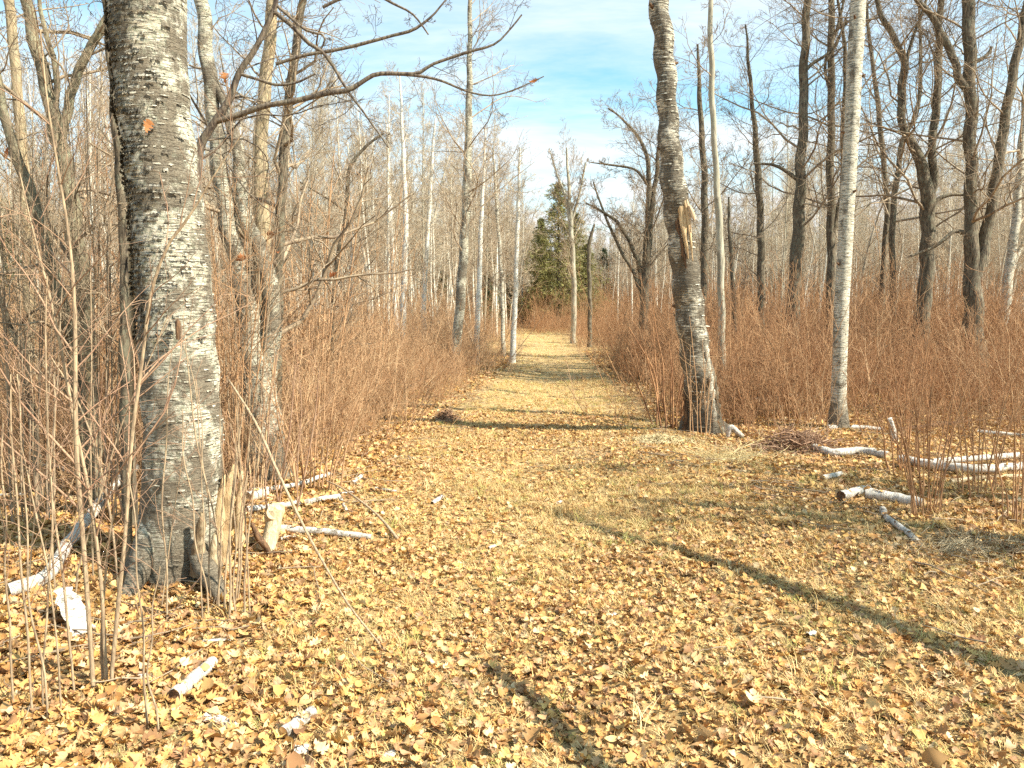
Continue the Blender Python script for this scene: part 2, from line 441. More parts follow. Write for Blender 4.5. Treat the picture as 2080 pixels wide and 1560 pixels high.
# ------------------------------------------------------------------ ground
def build_ground():
    ys = np.r_[np.linspace(-12, 0, 25)[:-1], np.linspace(0, 14, 150)[:-1], np.linspace(14, 60, 110)[:-1], np.linspace(60, 420, 30)]
    u = np.linspace(-1, 1, 181); xs = np.sign(u) * (np.abs(u) * 14 + np.abs(u) ** 6 * 300)
    X, Y = np.meshgrid(xs, ys)
    Z = gz(X, Y)
    V = np.stack([X, Y, Z], -1).reshape(-1, 3)
    ny, nx = X.shape
    i = (np.arange(ny - 1)[:, None] * nx + np.arange(nx - 1)[None]).ravel()
    Fq = np.stack([i, i + 1, i + nx + 1, i + nx], -1)
    g = Geo().add(V, Fq)
    me = g.mesh('ground', M['ground'])
    w = 0.35 + 0.1 * np.sin(Y * 1.7)
    wob = 0.18 * np.sin(Y * 1.3) + 0.1 * np.sin(Y * 3.7 + 1)
    m = np.clip((X - trail_l(Y) + wob) / w, 0, 1) * np.clip((trail_r(Y) + wob - X) / w, 0, 1)
    a = me.attributes.new('trail', 'FLOAT', 'POINT'); a.data.foreach_set('value', m.ravel().astype(np.float32))
    return link('ground', me, kind='structure', label='leaf-strewn forest floor with a mown straw-coloured trail')
ground = build_ground()

# ------------------------------------------------------------------ geometry-nodes scatter of real objects
def scatter(name, pts, rot, scl, idx, sources, **props):
    me = bpy.data.meshes.new(name)
    me.vertices.add(len(pts)); me.vertices.foreach_set('co', pts.astype(np.float32).ravel())
    a = me.attributes.new('rot', 'FLOAT_VECTOR', 'POINT'); a.data.foreach_set('vector', rot.astype(np.float32).ravel())
    a = me.attributes.new('scl', 'FLOAT_VECTOR', 'POINT')
    if scl.ndim == 1: scl = np.repeat(scl[:, None], 3, 1)
    a.data.foreach_set('vector', scl.astype(np.float32).ravel())
    a = me.attributes.new('idx', 'INT', 'POINT'); a.data.foreach_set('value', idx.astype(np.int32))
    o = link(name, me, **props)
    ng = bpy.data.node_groups.new(name, 'GeometryNodeTree')
    ng.interface.new_socket('Geometry', in_out='INPUT', socket_type='NodeSocketGeometry')
    ng.interface.new_socket('Geometry', in_out='OUTPUT', socket_type='NodeSocketGeometry')
    N = ng.nodes.new; L = ng.links.new
    gi, go = N('NodeGroupInput'), N('NodeGroupOutput')
    iop = N('GeometryNodeInstanceOnPoints'); iop.inputs['Pick Instance'].default_value = True
    join = N('GeometryNodeJoinGeometry')
    for s_ in reversed(sources):
        oi = N('GeometryNodeObjectInfo'); oi.transform_space = 'ORIGINAL'
        oi.inputs['Object'].default_value = s_; oi.inputs['As Instance'].default_value = True
        L(oi.outputs['Geometry'], join.inputs[0])
    def attr(nm, tp):
        x = N('GeometryNodeInputNamedAttribute'); x.data_type = tp; x.inputs['Name'].default_value = nm
        return [q for q in x.outputs if q.enabled and q.name == 'Attribute'][0]
    L(gi.outputs[0], iop.inputs['Points']); L(join.outputs[0], iop.inputs['Instance'])
    L(attr('idx', 'INT'), iop.inputs['Instance Index'])
    e2r = N('FunctionNodeEulerToRotation'); L(attr('rot', 'FLOAT_VECTOR'), e2r.inputs[0]); L(e2r.outputs[0], iop.inputs['Rotation'])
    L(attr('scl', 'FLOAT_VECTOR'), iop.inputs['Scale'])
    L(iop.outputs[0], go.inputs[0])
    md = o.modifiers.new('scatter', 'NODES'); md.node_group = ng
    return o

# ------------------------------------------------------------------ hero trees, traced stem by stem
def px_stem(pts, Y, n=None, dY=0.0, to_ground=False):
    "pts: (px, py, width_px) from the BASE upwards -> (n,3) points, (n,) radii"
    out = []
    k = len(pts)
    for i, (a, b, w) in enumerate(pts):
        yy = Y + dY * i / max(k - 1, 1)
        p = at(a, b, yy); dist = p[1] ** 2 / math.hypot(p[0], p[1])
        out.append([*p, w * 0.5 / F_PX * dist])
    out = np.array(out)
    if to_ground:
        g0 = out[0].copy(); g0[2] = float(gz(g0[0], g0[1])) - 0.06
        d = out[0, :3] - out[1, :3]
        h = (out[0, 2] - g0[2])
        if h > 0.05:
            g0[:2] += d[:2] / max(-d[2], 0.3) * h * 0.6
            g0[3] = out[0, 3] * 1.18
            out = np.vstack([g0, out])
        else: out[0, 2] = g0[2]
    r = resample(out, n or max(8, 6 * len(out)))
    return r[:, :3], np.maximum(r[:, 3], 0.001)

def extend_up(P, Rr, h, n=6, wob=0.05, g=None):
    "carry a stem on above the picture's upper edge"
    g = g or rng
    d = norm(P[-1] - P[-4]); d = norm(d * [0.6, 0.6, 1] + [0, 0, .3]); pts = [P[-1]]; 
    for k in range(n):
        d = norm(d + g.normal(size=3) * wob); pts.append(pts[-1] + d * h / n)
    ext = np.array(pts[1:]); r = np.linspace(Rr[-1], Rr[-1] * 0.15, n + 1)[1:]
    return np.vstack([P, ext]), np.r_[Rr, r]

def crown_from(lines, g, n1=14, t0=0.35, ang=60, lf=0.22, wob=0.18, up=0.05, n2=5, n3=4, rf=0.014, tw=0.0022, n4=0, lmin=0.0):
    geo = Geo(); allp = []
    for (P, Rr, a, b, nn) in lines:
        m = 24
        q = resample(np.c_[P, Rr], m)
        p1, r1 = grow(q[None, :, :3], q[None, :, 3], nn, a, b, ang, lf, 8, wob, up, rf, 0.3, g, lmin)
        geo.tubes(p1, np.maximum(r1, tw * 1.2), 5)
        p2, r2 = grow(p1, r1, n2, 0.12, 1.0, 50, 0.50, 6, wob, up, rf * 0.9, 0.35, g)
        geo.tubes(p2, np.maximum(r2, tw), 4)
        p3, r3 = grow(p2, r2, n3, 0.12, 1.0, 50, 0.60, 4, wob * .9, up, rf * 0.8, 0.5, g)
        geo.tubes(p3, np.maximum(r3, tw * 0.8), 3)
        if n4:
            p4, r4 = grow(p3, r3, n4, 0.15, 1.0, 50, 0.70, 2, wob * .5, up, rf * 0.8, 0.5, g)
            geo.tubes(p4, np.maximum(r4, tw * 0.65), 3)
    return geo

def hero(name, label, cat, stems, Y, bark, twig, crown=None, sides=20, rough=0.05, ext=0, group=None, seed=1, flare=0.0, dY=0.0):
    """stems: list of pixel polylines, base first; the first one is rooted in the ground. crown: dict(n1.., ...)"""
    g = np.random.default_rng(seed)
    geo = Geo(); lines = []; base = None
    for i, st in enumerate(stems):
        P, Rr = px_stem(st, Y, to_ground=(i == 0), dY=dY if i == 0 else 0)
        if i == 0:
            base = np.array([P[0, 0], P[0, 1], float(gz(P[0, 0], P[0, 1]))])
            if flare:
                z = P[:, 2] - base[2]; Rr = Rr * (1 + flare * np.exp(-z / 0.16))
        top_y = st[-1][1]
        if ext and top_y <= 20: P, Rr = extend_up(P, Rr, ext, g=g)
        if rough:
            amp = Rr.mean() * min(0.15, rough * 2)
            P = P + amp * np.stack([np.sin(np.arange(len(P)) * .9 + seed + i), np.cos(np.arange(len(P)) * .7 + i), np.zeros(len(P))], 1)
        L = np.linalg.norm(np.diff(P, axis=0), axis=1).sum()
        m = int(min(max(L / 0.05, 16), 160)) if rough > 0.03 else 24
        q = resample(np.c_[P, Rr], m)
        geo.tubes(q[:, :3], q[:, 3], sides, rough=rough, seed=seed + i)
        lines.append((P, Rr))
    t = thing(name, label, cat, base, group)
    link('trunk', geo.mesh('trunk', bark, offset=base), t)
    if crown:
        cr = dict(crown); n1 = cr.pop('n1', 14); t0 = cr.pop('t0', 0.3)
        ls = []
        for i, (P, Rr) in enumerate(lines):
            L = np.linalg.norm(np.diff(P, axis=0), axis=1).sum()
            ls.append((P, Rr, t0 if i == 0 else 0.1, 1.0, max(2, int(n1 * (1 if i == 0 else min(1, L / 4))))))
        cg = crown_from(ls, g, **cr)
        link('crown', cg.mesh('crown', twig, offset=base), t)
    return t, base, lines

# --- the big birch close to the camera
BY = 4.55
big_t, big_base, big_lines = hero('birch_tree', 'huge old paper birch with shaggy patched bark, splintered at its foot, amid canes', 'tree',
    [[(355, 1195, 190), (362, 1120, 176), (370, 1000, 168), (372, 880, 166), (364, 760, 163), (355, 600, 158), (345, 480, 151), (335, 380, 146), (322, 280, 146), (310, 180, 148), (303, 80, 150), (300, 0, 155), (298, -120, 150)]],
    BY, M['big_birch'], M['oak_twig'], None, sides=80, rough=0.022, ext=0, seed=3, flare=0.22)
def on_big(name, geo, material, smooth=True):
    return link(name, geo.mesh(name, material, smooth, offset=big_base), big_t)
g = np.random.default_rng(5)
# upper trunk carried on out of the picture
P, Rr = px_stem([(298, -110, 150), (292, -260, 140), (290, -420, 120)], BY)
P2, R2 = extend_up(P, Rr, 4.5, g=g)
on_big('upper_trunk', Geo().tubes(P2, R2, 30, rough=0.05, seed=10), M['big_birch'])
# loose curls of bark, one object for the hundreds of flakes
def bark_flakes(P, Rr, n, w=(0.02, 0.06), h=(0.008, 0.03), g=g, lift=0.012, z0=0, z1=1, face=None):
    geo = Geo(); q = resample(np.c_[P, Rr], 120)
    for k in range(n):
        i = int(g.uniform(z0, z1) * 117) + 1; th = g.uniform(0, 2 * np.pi) if face is None else g.normal(face, 0.7)
        c = q[i, :3]; r = q[i, 3]
        ww, hh = g.uniform(*w), g.uniform(*h); m = 5; V = []
        l = g.uniform(0.3, 1.0) * lift; curl = g.uniform(0.4, 1.6) * lift
        for a in range(m):
            s = a / (m - 1); t_ = th + (s - 0.5) * ww / r
            rr = r * 1.0 + 0.002 + l * 0.3 + curl * s ** 2 * (1 if k % 2 else 0.6)
            for zz, e in ((-hh / 2, 0.7 * l), (hh / 2, 0.0)):
                V.append([c[0] + math.cos(t_) * (rr + e), c[1] + math.sin(t_) * (rr + e), c[2] + zz * (1 + 0.5 * math.sin(a * 2.1 + k))])
        geo.add(np.array(V), [[2 * a, 2 * a + 2, 2 * a + 3, 2 * a + 1] for a in range(m - 1)])
    return geo
P, Rr = big_lines[0]
o = on_big('bark_curl', bark_flakes(P, Rr, 800, (.012, .045), (.003, .009), lift=.004), M['birch']); o['kind'] = 'stuff'
o = on_big('bark_scab', bark_flakes(P, Rr, 1500, (0.012, 0.04), (0.006, 0.026), lift=0.012, z0=0.4, z1=1.0, face=-2.3), M['lean_birch']); o['kind'] = 'stuff'

def shard(geo, pts, Y, thick, n=10, g=g, jag=0.22):
    "a long splinter of wood: pts = (px, py, width_px), flattened tube"
    P, Rr = px_stem(pts, Y, n)
    Rr = Rr * (1 + jag * g.normal(size=n)); s = 7
    V = []
    for k in range(n):
        for j in range(s):
            a = j * 2 * np.pi / s
            V.append(P[k] + [Rr[k] * math.cos(a), thick * math.sin(a) * (0.7 + 0.3 * math.cos(a * 3 + k)), 0.006 * math.cos(a * 2 + k)])
    F = [[k * s + j, k * s + (j + 1) % s, (k + 1) * s + (j + 1) % s, (k + 1) * s + j] for k in range(n - 1) for j in range(s)]
    geo.add(np.array(V), F)
geo = Geo()
shard(geo, [(446, 1150, 50), (454, 1080, 46), (464, 1010, 42), (471, 965, 28), (476, 942, 5)], BY + 0.05, 0.05, 16)
shard(geo, [(440, 1100, 30), (446, 1030, 24), (452, 985, 14), (455, 965, 3)], BY - 0.02, 0.03, 12)
shard(geo, [(486, 1110, 22), (487, 1040, 20), (489, 980, 12), (491, 955, 3)], BY + 0.04, 0.03, 12)
on_big('splintered_stub', geo, M['fresh_wood'])
geo = Geo()
shard(geo, [(400, 1170, 36), (402, 1120, 34), (408, 1070, 22), (410, 1040, 6)], BY - 0.24, 0.02, 12)
shard(geo, [(425, 1190, 26), (432, 1130, 24), (436, 1085, 8)], BY - 0.22, 0.02, 10)
on_big('rotten_hollow', geo, M['dead_wood'])
# root flares
for pts, w in (([(312, 1060), (294, 1130), (272, 1185), (246, 1215)], 1.0), ([(345, 1120), (338, 1180), (328, 1225), (320, 1255)], .8), ([(402, 1090), (418, 1150), (440, 1195), (462, 1220)], .9)):
    P = np.array([at(a, b, BY - 0.10 - 0.13 * k) for k, (a, b) in enumerate(pts)]); P[-1, 2] = float(gz(P[-1, 0], P[-1, 1])) - .04
    q = resample(np.c_[P, np.array([0.085, 0.075, 0.055, 0.02]) * w], 20)
    on_big('root', Geo().tubes(q[:, :3], q[:, 3], 16, rough=0.12, seed=int(w * 10)), M['big_birch'])
# moss at the foot, branch stub
P, Rr = px_stem([(362, 690, 10), (361, 655, 12), (361, 648, 2)], BY - .26, 8)
on_big('branch_stub', Geo().tubes(P, Rr, 8, rough=.1), M['dark_wood'])

# --- leaning broken birch
LY = 9.45
lean_t, lean_base, lean_lines = hero('birch_tree', 'leaning birch with dark shaggy bark and a long splintered wound beside the trail', 'tree',
    [[(1428, 868, 84), (1424, 820, 66), (1415, 740, 62), (1404, 660, 60), (1396, 590, 58), (1388, 520, 55), (1376, 450, 48), (1368, 380, 50), (1360, 300, 44), (1356, 220, 40), (1352, 140, 40), (1346, 70, 38), (1338, 0, 38), (1328, -90, 36)]],
    LY, M['lean_birch'], M['oak_twig'], None, sides=40, rough=0.05, ext=2.0, seed=21, flare=0.25, dY=-0.85)
def on_lean(name, geo, material, smooth=True): return link(name, geo.mesh(name, material, smooth, offset=lean_base), lean_t)
P, Rr = lean_lines[0]
o = on_lean('bark_curl', bark_flakes(P, Rr, 500, (0.02, 0.07), (0.004, 0.014), lift=0.007, z1=0.9), M['birch']); o['kind'] = 'stuff'
g = np.random.default_rng(8)
_P = lean_lines[0][0]; print('lean depth', np.interp([1.2, 2.2, 2.9], _P[:, 2], _P[:, 1]))
WY = LY - 0.53
geo = Geo()
shard(geo, [(1398, 525, 3), (1392, 485, 10), (1386, 440, 17), (1380, 405, 15), (1377, 384, 4)], WY, 0.03, 18, jag=.07)
shard(geo, [(1407, 530, 2), (1402, 480, 6), (1395, 430, 8), (1387, 396, 4)], WY - .01, 0.02, 16, jag=.07)
on_lean('splintered_wood', geo, M['fresh_wood'])
geo = Geo()
shard(geo, [(1394, 545, 5), (1384, 490, 10), (1374, 440, 12), (1369, 400, 8), (1372, 378, 3)], WY + .03, 0.03, 14)
on_lean('wound_rim', geo, M['dark_wood'])
geo = Geo()
shard(geo, [(1404, 470, 3), (1401, 440, 6), (1396, 412, 6), (1389, 392, 2)], WY - .01, 0.02, 12)
shard(geo, [(1410, 446, 6), (1406, 432, 10), (1400, 418, 5)], WY - .04, 0.02, 8)
on_lean('torn_bark', geo, M['inner_bark'])
for i, (pts, mt) in enumerate((([(1452, 880, 10), (1446, 800, 12), (1436, 720, 11), (1426, 650, 9), (1416, 580, 10), (1406, 525, 5)], 'birch'),
                       ([(1444, 790, 5), (1432, 700, 7), (1424, 640, 8), (1416, 600, 4)], 'birch'),
                       ([(1462, 880, 14), (1457, 820, 12), (1450, 760, 6)], 'oak'), ([(1394, 878, 18), (1392, 830, 9), (1388, 790, 3)], 'dark_wood'))):
    geo = Geo(); shard(geo, pts, LY - .3 + .05 * i, 0.012, 26, jag=0.3)
    on_lean('bark_strip', geo, M[mt])
def fungus(px, py, Y, w):
    c = at(px, py, Y); geo = Geo(); n, m = 12, 5; V = []
    for k in range(m):
        s = k / (m - 1)
        for j in range(n):
            a = j * 2 * np.pi / n
            r = w * math.sin(math.pi * (0.08 + 0.84 * s)) * (1 + .08 * math.sin(3 * a + k))
            V.append(c + [r * math.cos(a), r * 0.7 * math.sin(a), (s - 0.5) * w * 0.55])
    F = [[k * n + j, k * n + (j + 1) % n, (k + 1) * n + (j + 1) % n, (k + 1) * n + j] for k in range(m - 1) for j in range(n)]
    F += [[0, j + 1, j, -1] for j in range(1, n - 1)] + [[(m - 1) * n, (m - 1) * n + j, (m - 1) * n + j + 1, -1] for j in range(1, n - 1)]
    geo.add(np.array(V), F); return geo
for a, b, w in ((1436, 663, .035), (1383, 655, .03), (1433, 780, .02), (1431, 722, .02)):
    on_lean('bracket_fungus', fungus(a, b, LY - .25, w), M['fungus'])
P = np.array([[0, 0, 0.0], [0, 0, .05]]) + G(1397, 866)
on_lean('moss_cushion', Geo().tubes(resample(P, 5), np.array([.11, .11, .09, .06, .01]), 12, rough=.2), M['moss'])

# --- straight birch
str_t, str_base, str_lines = hero('birch_tree', 'straight clean birch standing clear of its neighbours at the fallen birch logs', 'tree',
     [[(1703, 868, 38), (1704, 780, 32), (1707, 690, 31), (1712, 580, 31), (1717, 480, 31), (1722, 400, 31), (1728, 300, 30), (1734, 180, 31), (1740, 60, 32), (1743, 0, 31), (1748, -80, 30)]],
     9.6, M['birch'], M['birch_twig'], dict(n1=10, t0=0.75, n2=3, n3=2), sides=36, rough=0.02, ext=3.5, seed=31, flare=0.12)

def stub(tree, base, P, Rr, z, ang, L, r, m='dark_wood'):
    i = int(np.argmin(np.abs(P[:, 2] - z))); c = P[i]; d = np.array([math.cos(ang), math.sin(ang), .35]); d = d / np.linalg.norm(d)
    pts_ = np.array([c + d * Rr[i] * .6, c + d * (Rr[i] + L * .5), c + d * (Rr[i] + L)])
    link('branch_stub', Geo().tubes(pts_, np.array([r * 1.6, r, r * .6]), 8, rough=.1, closed=True).mesh('branch_stub', M[m], offset=base), tree)
for z_, a_ in ((2.05, -2.6), (2.9, -1.2), (3.6, 3.0), (4.3, -.4), (4.9, -2.2)):
    stub(str_t, str_base, *str_lines[0], z_, a_, .05, .014)
for z_, a_, l_ in ((1.5, 2.9, .05), (3.3, -2.9, .06), (4.2, 0.2, .05), (4.7, -2.4, .07)):
    stub(lean_t, lean_base, *lean_lines[0], z_, a_, l_, .02)

# --- the row of dark oaks
OAK = dict(n1=24, t0=0.28, ang=66, lf=0.23, wob=0.20, up=0.06, n2=6, n3=4, n4=3, rf=0.0095, tw=0.0030)
def oak(label, stems, Y, seed, bark='oak', crown=None, twig='oak_twig', name='oak_tree', ext=2.5, **kw):
    c = dict(OAK); c.update(crown or {})
    return hero(name, label, 'tree', stems, Y, M[bark], M[twig], c, sides=14, rough=0.07, ext=ext, seed=seed, flare=.1, **kw)
oak('massive twin-stemmed oak forking low, a long limb sweeping out over the brush', [
    [(1978, 660, 46), (1976, 600, 40), (1974, 540, 34), (1972, 420, 27), (1972, 300, 27), (1971, 180, 26), (1969, 80, 26), (1966, 0, 26), (1964, -60, 25)],
    [(1980, 560, 30), (1998, 500, 27), (2014, 420, 24), (2028, 330, 23), (2045, 220, 21), (2062, 130, 19), (2078, 50, 17), (2090, -20, 15)],
    [(1972, 190, 20), (1948, 160, 17), (1938, 120, 16), (1912, 70, 15), (1898, 40, 13), (1868, 5, 12), (1840, -30, 10)],
    [(1972, 480, 12), (1940, 470, 9), (1900, 500, 7), (1850, 520, 5)],
    [(1975, 130, 10), (2005, 112, 8), (2014, 95, 6)]], 14.0, 41)
oak('tall oak with a crooked swan-necked fork halfway up, amid the brush', [
    [(1872, 660, 34), (1880, 580, 32), (1884, 480, 30), (1884, 420, 31), (1880, 370, 28), (1862, 310, 22), (1840, 270, 18), (1830, 220, 17), (1836, 150, 17), (1832, 110, 15), (1812, 70, 13), (1790, 30, 11), (1776, -20, 9)],
    [(1888, 400, 24), (1898, 350, 19), (1892, 300, 17), (1902, 220, 17), (1906, 120, 16), (1908, 40, 14), (1912, -20, 13)],
    [(1890, 430, 14), (1910, 402, 10), (1950, 395, 7), (1985, 405, 5)],
    [(1838, 140, 8), (1850, 90, 7), (1868, 40, 6), (1885, -10, 5)]], 15.0, 42)
oak('stout dark oak with crooked side limbs, second oak from the leaning birch', [
    [(1608, 660, 32), (1612, 600, 28), (1618, 520, 27), (1624, 420, 24), (1626, 340, 21), (1632, 240, 19), (1633, 140, 18), (1638, 50, 16), (1641, -20, 14)],
    [(1625, 370, 9), (1600, 350, 8), (1570, 335, 6), (1530, 332, 4)],
    [(1630, 150, 8), (1650, 130, 7), (1690, 100, 5), (1720, 40, 4)]], 15.5, 43)
oak('bare oak just behind the straight birch, throwing one limb towards the leaning birch', [
    [(1686, 660, 20), (1688, 560, 18), (1688, 460, 17), (1687, 330, 16), (1689, 200, 15), (1688, 90, 14), (1690, -20, 12)],
    [(1690, 470, 14), (1702, 430, 12), (1712, 380, 11), (1712, 280, 10), (1716, 200, 9), (1716, 100, 8), (1706, 30, 6), (1700, -20, 5)],
    [(1687, 190, 7), (1676, 130, 6), (1700, 60, 6), (1716, -10, 5)]], 16.5, 44)
oak('slender oak with a plume of upswept twigs between leaning birch and stout oak', [
    [(1545, 650, 17), (1546, 560, 16), (1545, 460, 15), (1542, 400, 14), (1538, 330, 13), (1532, 250, 10), (1524, 170, 8), (1518, 90, 5), (1514, 50, 3)]], 17.5, 45, ext=0,
    crown=dict(n1=34, t0=0.25, lf=.2))
oak('thin smooth grey tree, slightly wavy, nearest behind the leaning birch', [
    [(1466, 665, 15), (1464, 560, 15), (1462, 470, 15), (1456, 380, 13), (1452, 300, 12), (1447, 220, 12), (1445, 120, 11), (1442, 40, 10), (1446, -20, 8)]], 12.5, 46, bark='aspen', name='bare_tree',
    crown=dict(n1=9, t0=0.4, lf=0.12, n4=1))
oak('open-grown oak with long arching limbs reaching over the trail', [
    [(1308, 660, 20), (1309, 600, 18), (1312, 540, 17), (1318, 480, 15), (1324, 420, 11), (1334, 350, 9), (1340, 280, 7), (1344, 230, 5)],
    [(1310, 560, 14), (1316, 440, 11), (1318, 360, 10), (1312, 310, 8), (1290, 270, 6), (1262, 240, 4), (1235, 220, 3)],
    [(1309, 600, 11), (1298, 540, 10), (1278, 490, 8), (1252, 450, 7), (1215, 425, 5), (1190, 412, 3)],
    [(1308, 620, 10), (1290, 560, 8), (1262, 510, 7), (1230, 440, 5), (1205, 370, 3)],
    [(1319, 380, 7), (1290, 345, 5), (1240, 335, 4), (1200, 330, 2)]], 22.0, 47, ext=0, crown=dict(n1=20, t0=0.3, lf=0.3, ang=50, wob=.15, tw=0.004))
oak('pale crooked birch behind the twin-stemmed oak at the edge of the wood', [
    [(2040, 640, 24), (2048, 560, 22), (2060, 480, 20), (2066, 420, 18), (2072, 330, 15), (2080, 240, 14), (2086, 140, 12), (2088, 40, 10), (2090, -20, 9)],
    [(2050, 560, 12), (2075, 500, 9), (2100, 450, 8)]], 18.0, 48, bark='birch', name='birch_tree', twig='birch_twig')
oak('slim dark tree behind the swan-necked oak', [
    [(1812, 640, 15), (1814, 560, 14), (1812, 460, 13), (1822, 360, 12), (1836, 280, 11), (1862, 230, 9), (1870, 140, 8), (1868, 40, 6), (1870, -20, 5)]], 19.0, 49, name='bare_tree')
oak('dark slim oak leaning a little between straight birch and swan-necked oak', [
    [(1790, 640, 13), (1796, 520, 12), (1802, 420, 12), (1792, 300, 11), (1782, 200, 10), (1770, 110, 8), (1760, 20, 6), (1756, -20, 5)]], 20.0, 50)
oak('straight dark oak close behind the leaning birch', [
    [(1428, 650, 17), (1430, 560, 16), (1432, 450, 15), (1430, 350, 13), (1424, 250, 11), (1420, 170, 8), (1418, 90, 4)]], 19.0, 51, ext=0, crown=dict(tw=.005))
oak('short dark sapling rising out of the brush right behind the thin grey tree', [
    [(1492, 650, 9), (1488, 560, 8), (1482, 480, 7), (1480, 400, 4)]], 15.0, 52, ext=0, name='bare_tree', crown=dict(n1=10))
oak('bare ash with a broom of upright twigs at the end of the trail', [
    [(1164, 690, 11), (1166, 600, 11), (1162, 500, 10), (1158, 430, 9), (1155, 370, 6), (1150, 300, 3)],
    [(1160, 470, 6), (1148, 400, 5), (1130, 350, 3), (1118, 310, 2)], [(1161, 450, 6), (1178, 390, 4), (1190, 330, 3)]], 30.0, 53, bark='aspen', name='bare_tree', ext=0,
    crown=dict(n1=26, ang=36, up=.10, wob=.08, tw=.0045, lf=.24), twig='birch_twig')
oak('dead snag with a crooked tip, standing by the end of the trail', [
    [(1198, 690, 9), (1198, 600, 9), (1196, 520, 8), (1200, 480, 7), (1208, 455, 4)]], 27.0, 54, name='dead_tree', ext=0, crown=dict(n1=4, lf=.08))

# --- trees beside the trail, big-birch side
BI = dict(n1=34, t0=0.28, ang=52, lf=0.16, wob=0.12, up=0.05, n2=6, n3=4, n4=2, rf=0.009, tw=0.0032)
def birch(label, stems, Y, seed, bark='birch', crown=None, twig='birch_twig', name='birch_tree', ext=2.0, rough=.05, **kw):
    c = dict(BI); c.update(crown or {})
    return hero(name, label, 'tree', stems, Y, M[bark], M[twig], c, sides=14, rough=rough, ext=ext, seed=seed, flare=.1, **kw)
birch('tallest birch beside the trail, its lower trunk blotched dark', [
    [(922, 735, 21), (932, 650, 20), (938, 560, 19), (944, 470, 18), (948, 380, 17), (951, 300, 15), (953, 200, 13), (954, 100, 10), (955, 0, 8)]], 17.0, 60, bark='mid_birch',
    crown=dict(n1=40, t0=.25, wob=.16, lf=.17))
birch('brilliant white young birch right at the trail edge', [
    [(1041, 736, 13), (1044, 660, 11), (1047, 600, 10), (1049, 520, 9), (1052, 440, 8), (1054, 370, 6), (1056, 300, 4)]], 20.0, 61, bark='white_birch', ext=0,
    crown=dict(lf=.14, ang=40), twig='pale_twig')
birch('white birch next to the tallest trailside birch', [
    [(968, 720, 12), (970, 640, 11), (974, 560, 10), (976, 480, 9), (980, 400, 7), (984, 320, 5), (986, 260, 3)]], 19.5, 62, bark='white_birch', ext=0)
birch('slim grey birch between the two white trailside birches', [
    [(1022, 690, 9), (1020, 600, 8), (1016, 520, 8), (1010, 440, 7), (1006, 370, 5), (1002, 300, 3)]], 22.0, 63, ext=0)
birch('bright white birch, thickest of the cluster in the brush', [
    [(815, 710, 14), (819, 620, 13), (822, 540, 12), (824, 440, 11), (820, 340, 9), (816, 240, 6), (812, 150, 3)]], 20.0, 64, bark='white_birch', ext=0, twig='pale_twig')
birch('white birch leaning slightly into the thick white one', [
    [(808, 690, 10), (800, 600, 10), (796, 500, 9), (790, 400, 8), (788, 320, 6), (785, 250, 3)]], 22.0, 65, bark='white_birch', ext=0, twig='pale_twig')
birch('white birch midway between the thick white one and the tallest trailside birch', [
    [(860, 695, 11), (862, 600, 10), (866, 520, 9), (872, 420, 8), (878, 320, 6), (884, 240, 3)]], 21.0, 66, bark='white_birch', ext=0, twig='pale_twig')
birch('thin white pole birch beside a dark snaking sapling', [
    [(710, 680, 9), (712, 580, 9), (716, 480, 8), (712, 380, 6), (706, 290, 3)]], 22.0, 67, bark='white_birch', ext=0, twig='pale_twig')
birch('thin birch pole standing beside the tan tree', [
    [(640, 670, 9), (636, 560, 8), (632, 460, 7), (628, 380, 4)]], 23.0, 68, bark='white_birch', ext=0, twig='pale_twig')
oak('dark crooked sapling snaking up in front of the white birches', [
    [(676, 660, 8), (680, 560, 8), (690, 500, 8), (704, 430, 8), (708, 350, 7), (740, 300, 6), (780, 270, 4)], [(704, 430, 5), (660, 400, 4), (610, 370, 3)]], 11.0, 69, name='bare_tree', ext=0, crown=dict(n1=24, t0=.15, tw=.003, lf=.28))

# --- grey forked tree and tan tree behind the big birch
t_, b_, l_ = hero('birch_tree', 'old grey birch forking wide just behind the huge birch', 'tree', [
    [(528, 800, 74), (514, 700, 60), (498, 600, 50), (478, 510, 42), (458, 420, 38), (442, 300, 34), (428, 180, 30), (415, 60, 28), (405, -30, 26)],
    [(530, 830, 40), (548, 720, 40), (552, 620, 38), (536, 530, 36), (506, 460, 32), (490, 400, 28), (484, 320, 24), (462, 230, 20), (430, 140, 15), (412, 60, 12)]],
    6.9, M['mid_birch'], M['oak_twig'], dict(n1=10, t0=.45, n2=4, n3=3, n4=2, tw=.0022, lf=.12, wob=.2), sides=24, rough=.07, seed=71, flare=.15, ext=2)
t_, b_, l_ = hero('bare_tree', 'straight tan-barked tree behind the grey forked birch', 'tree', [
    [(530, 760, 36), (530, 640, 34), (532, 520, 33), (530, 420, 32), (528, 320, 30), (536, 200, 26), (548, 80, 24), (556, -20, 22)]],
    8.2, M['tan_bark'], M['oak_twig'], dict(n1=18, t0=.2, n2=5, n3=4, n4=2, tw=.0028, lf=.18, wob=.2), sides=20, rough=.05, seed=72, ext=2)
t_, b_, l_ = hero('bare_tree', 'thin dark knobbly trunk next to the tan-barked tree', 'tree', [
    [(562, 760, 22), (564, 640, 20), (566, 520, 20), (572, 400, 19), (580, 280, 18), (592, 160, 17), (608, 50, 16), (618, -20, 14)]],
    7.6, M['oak'], M['oak_twig'], dict(n1=24, t0=.2, n2=6, n3=4, n4=2, tw=.0025, lf=.24, wob=.26, ang=70), sides=16, rough=.09, seed=73, ext=2)

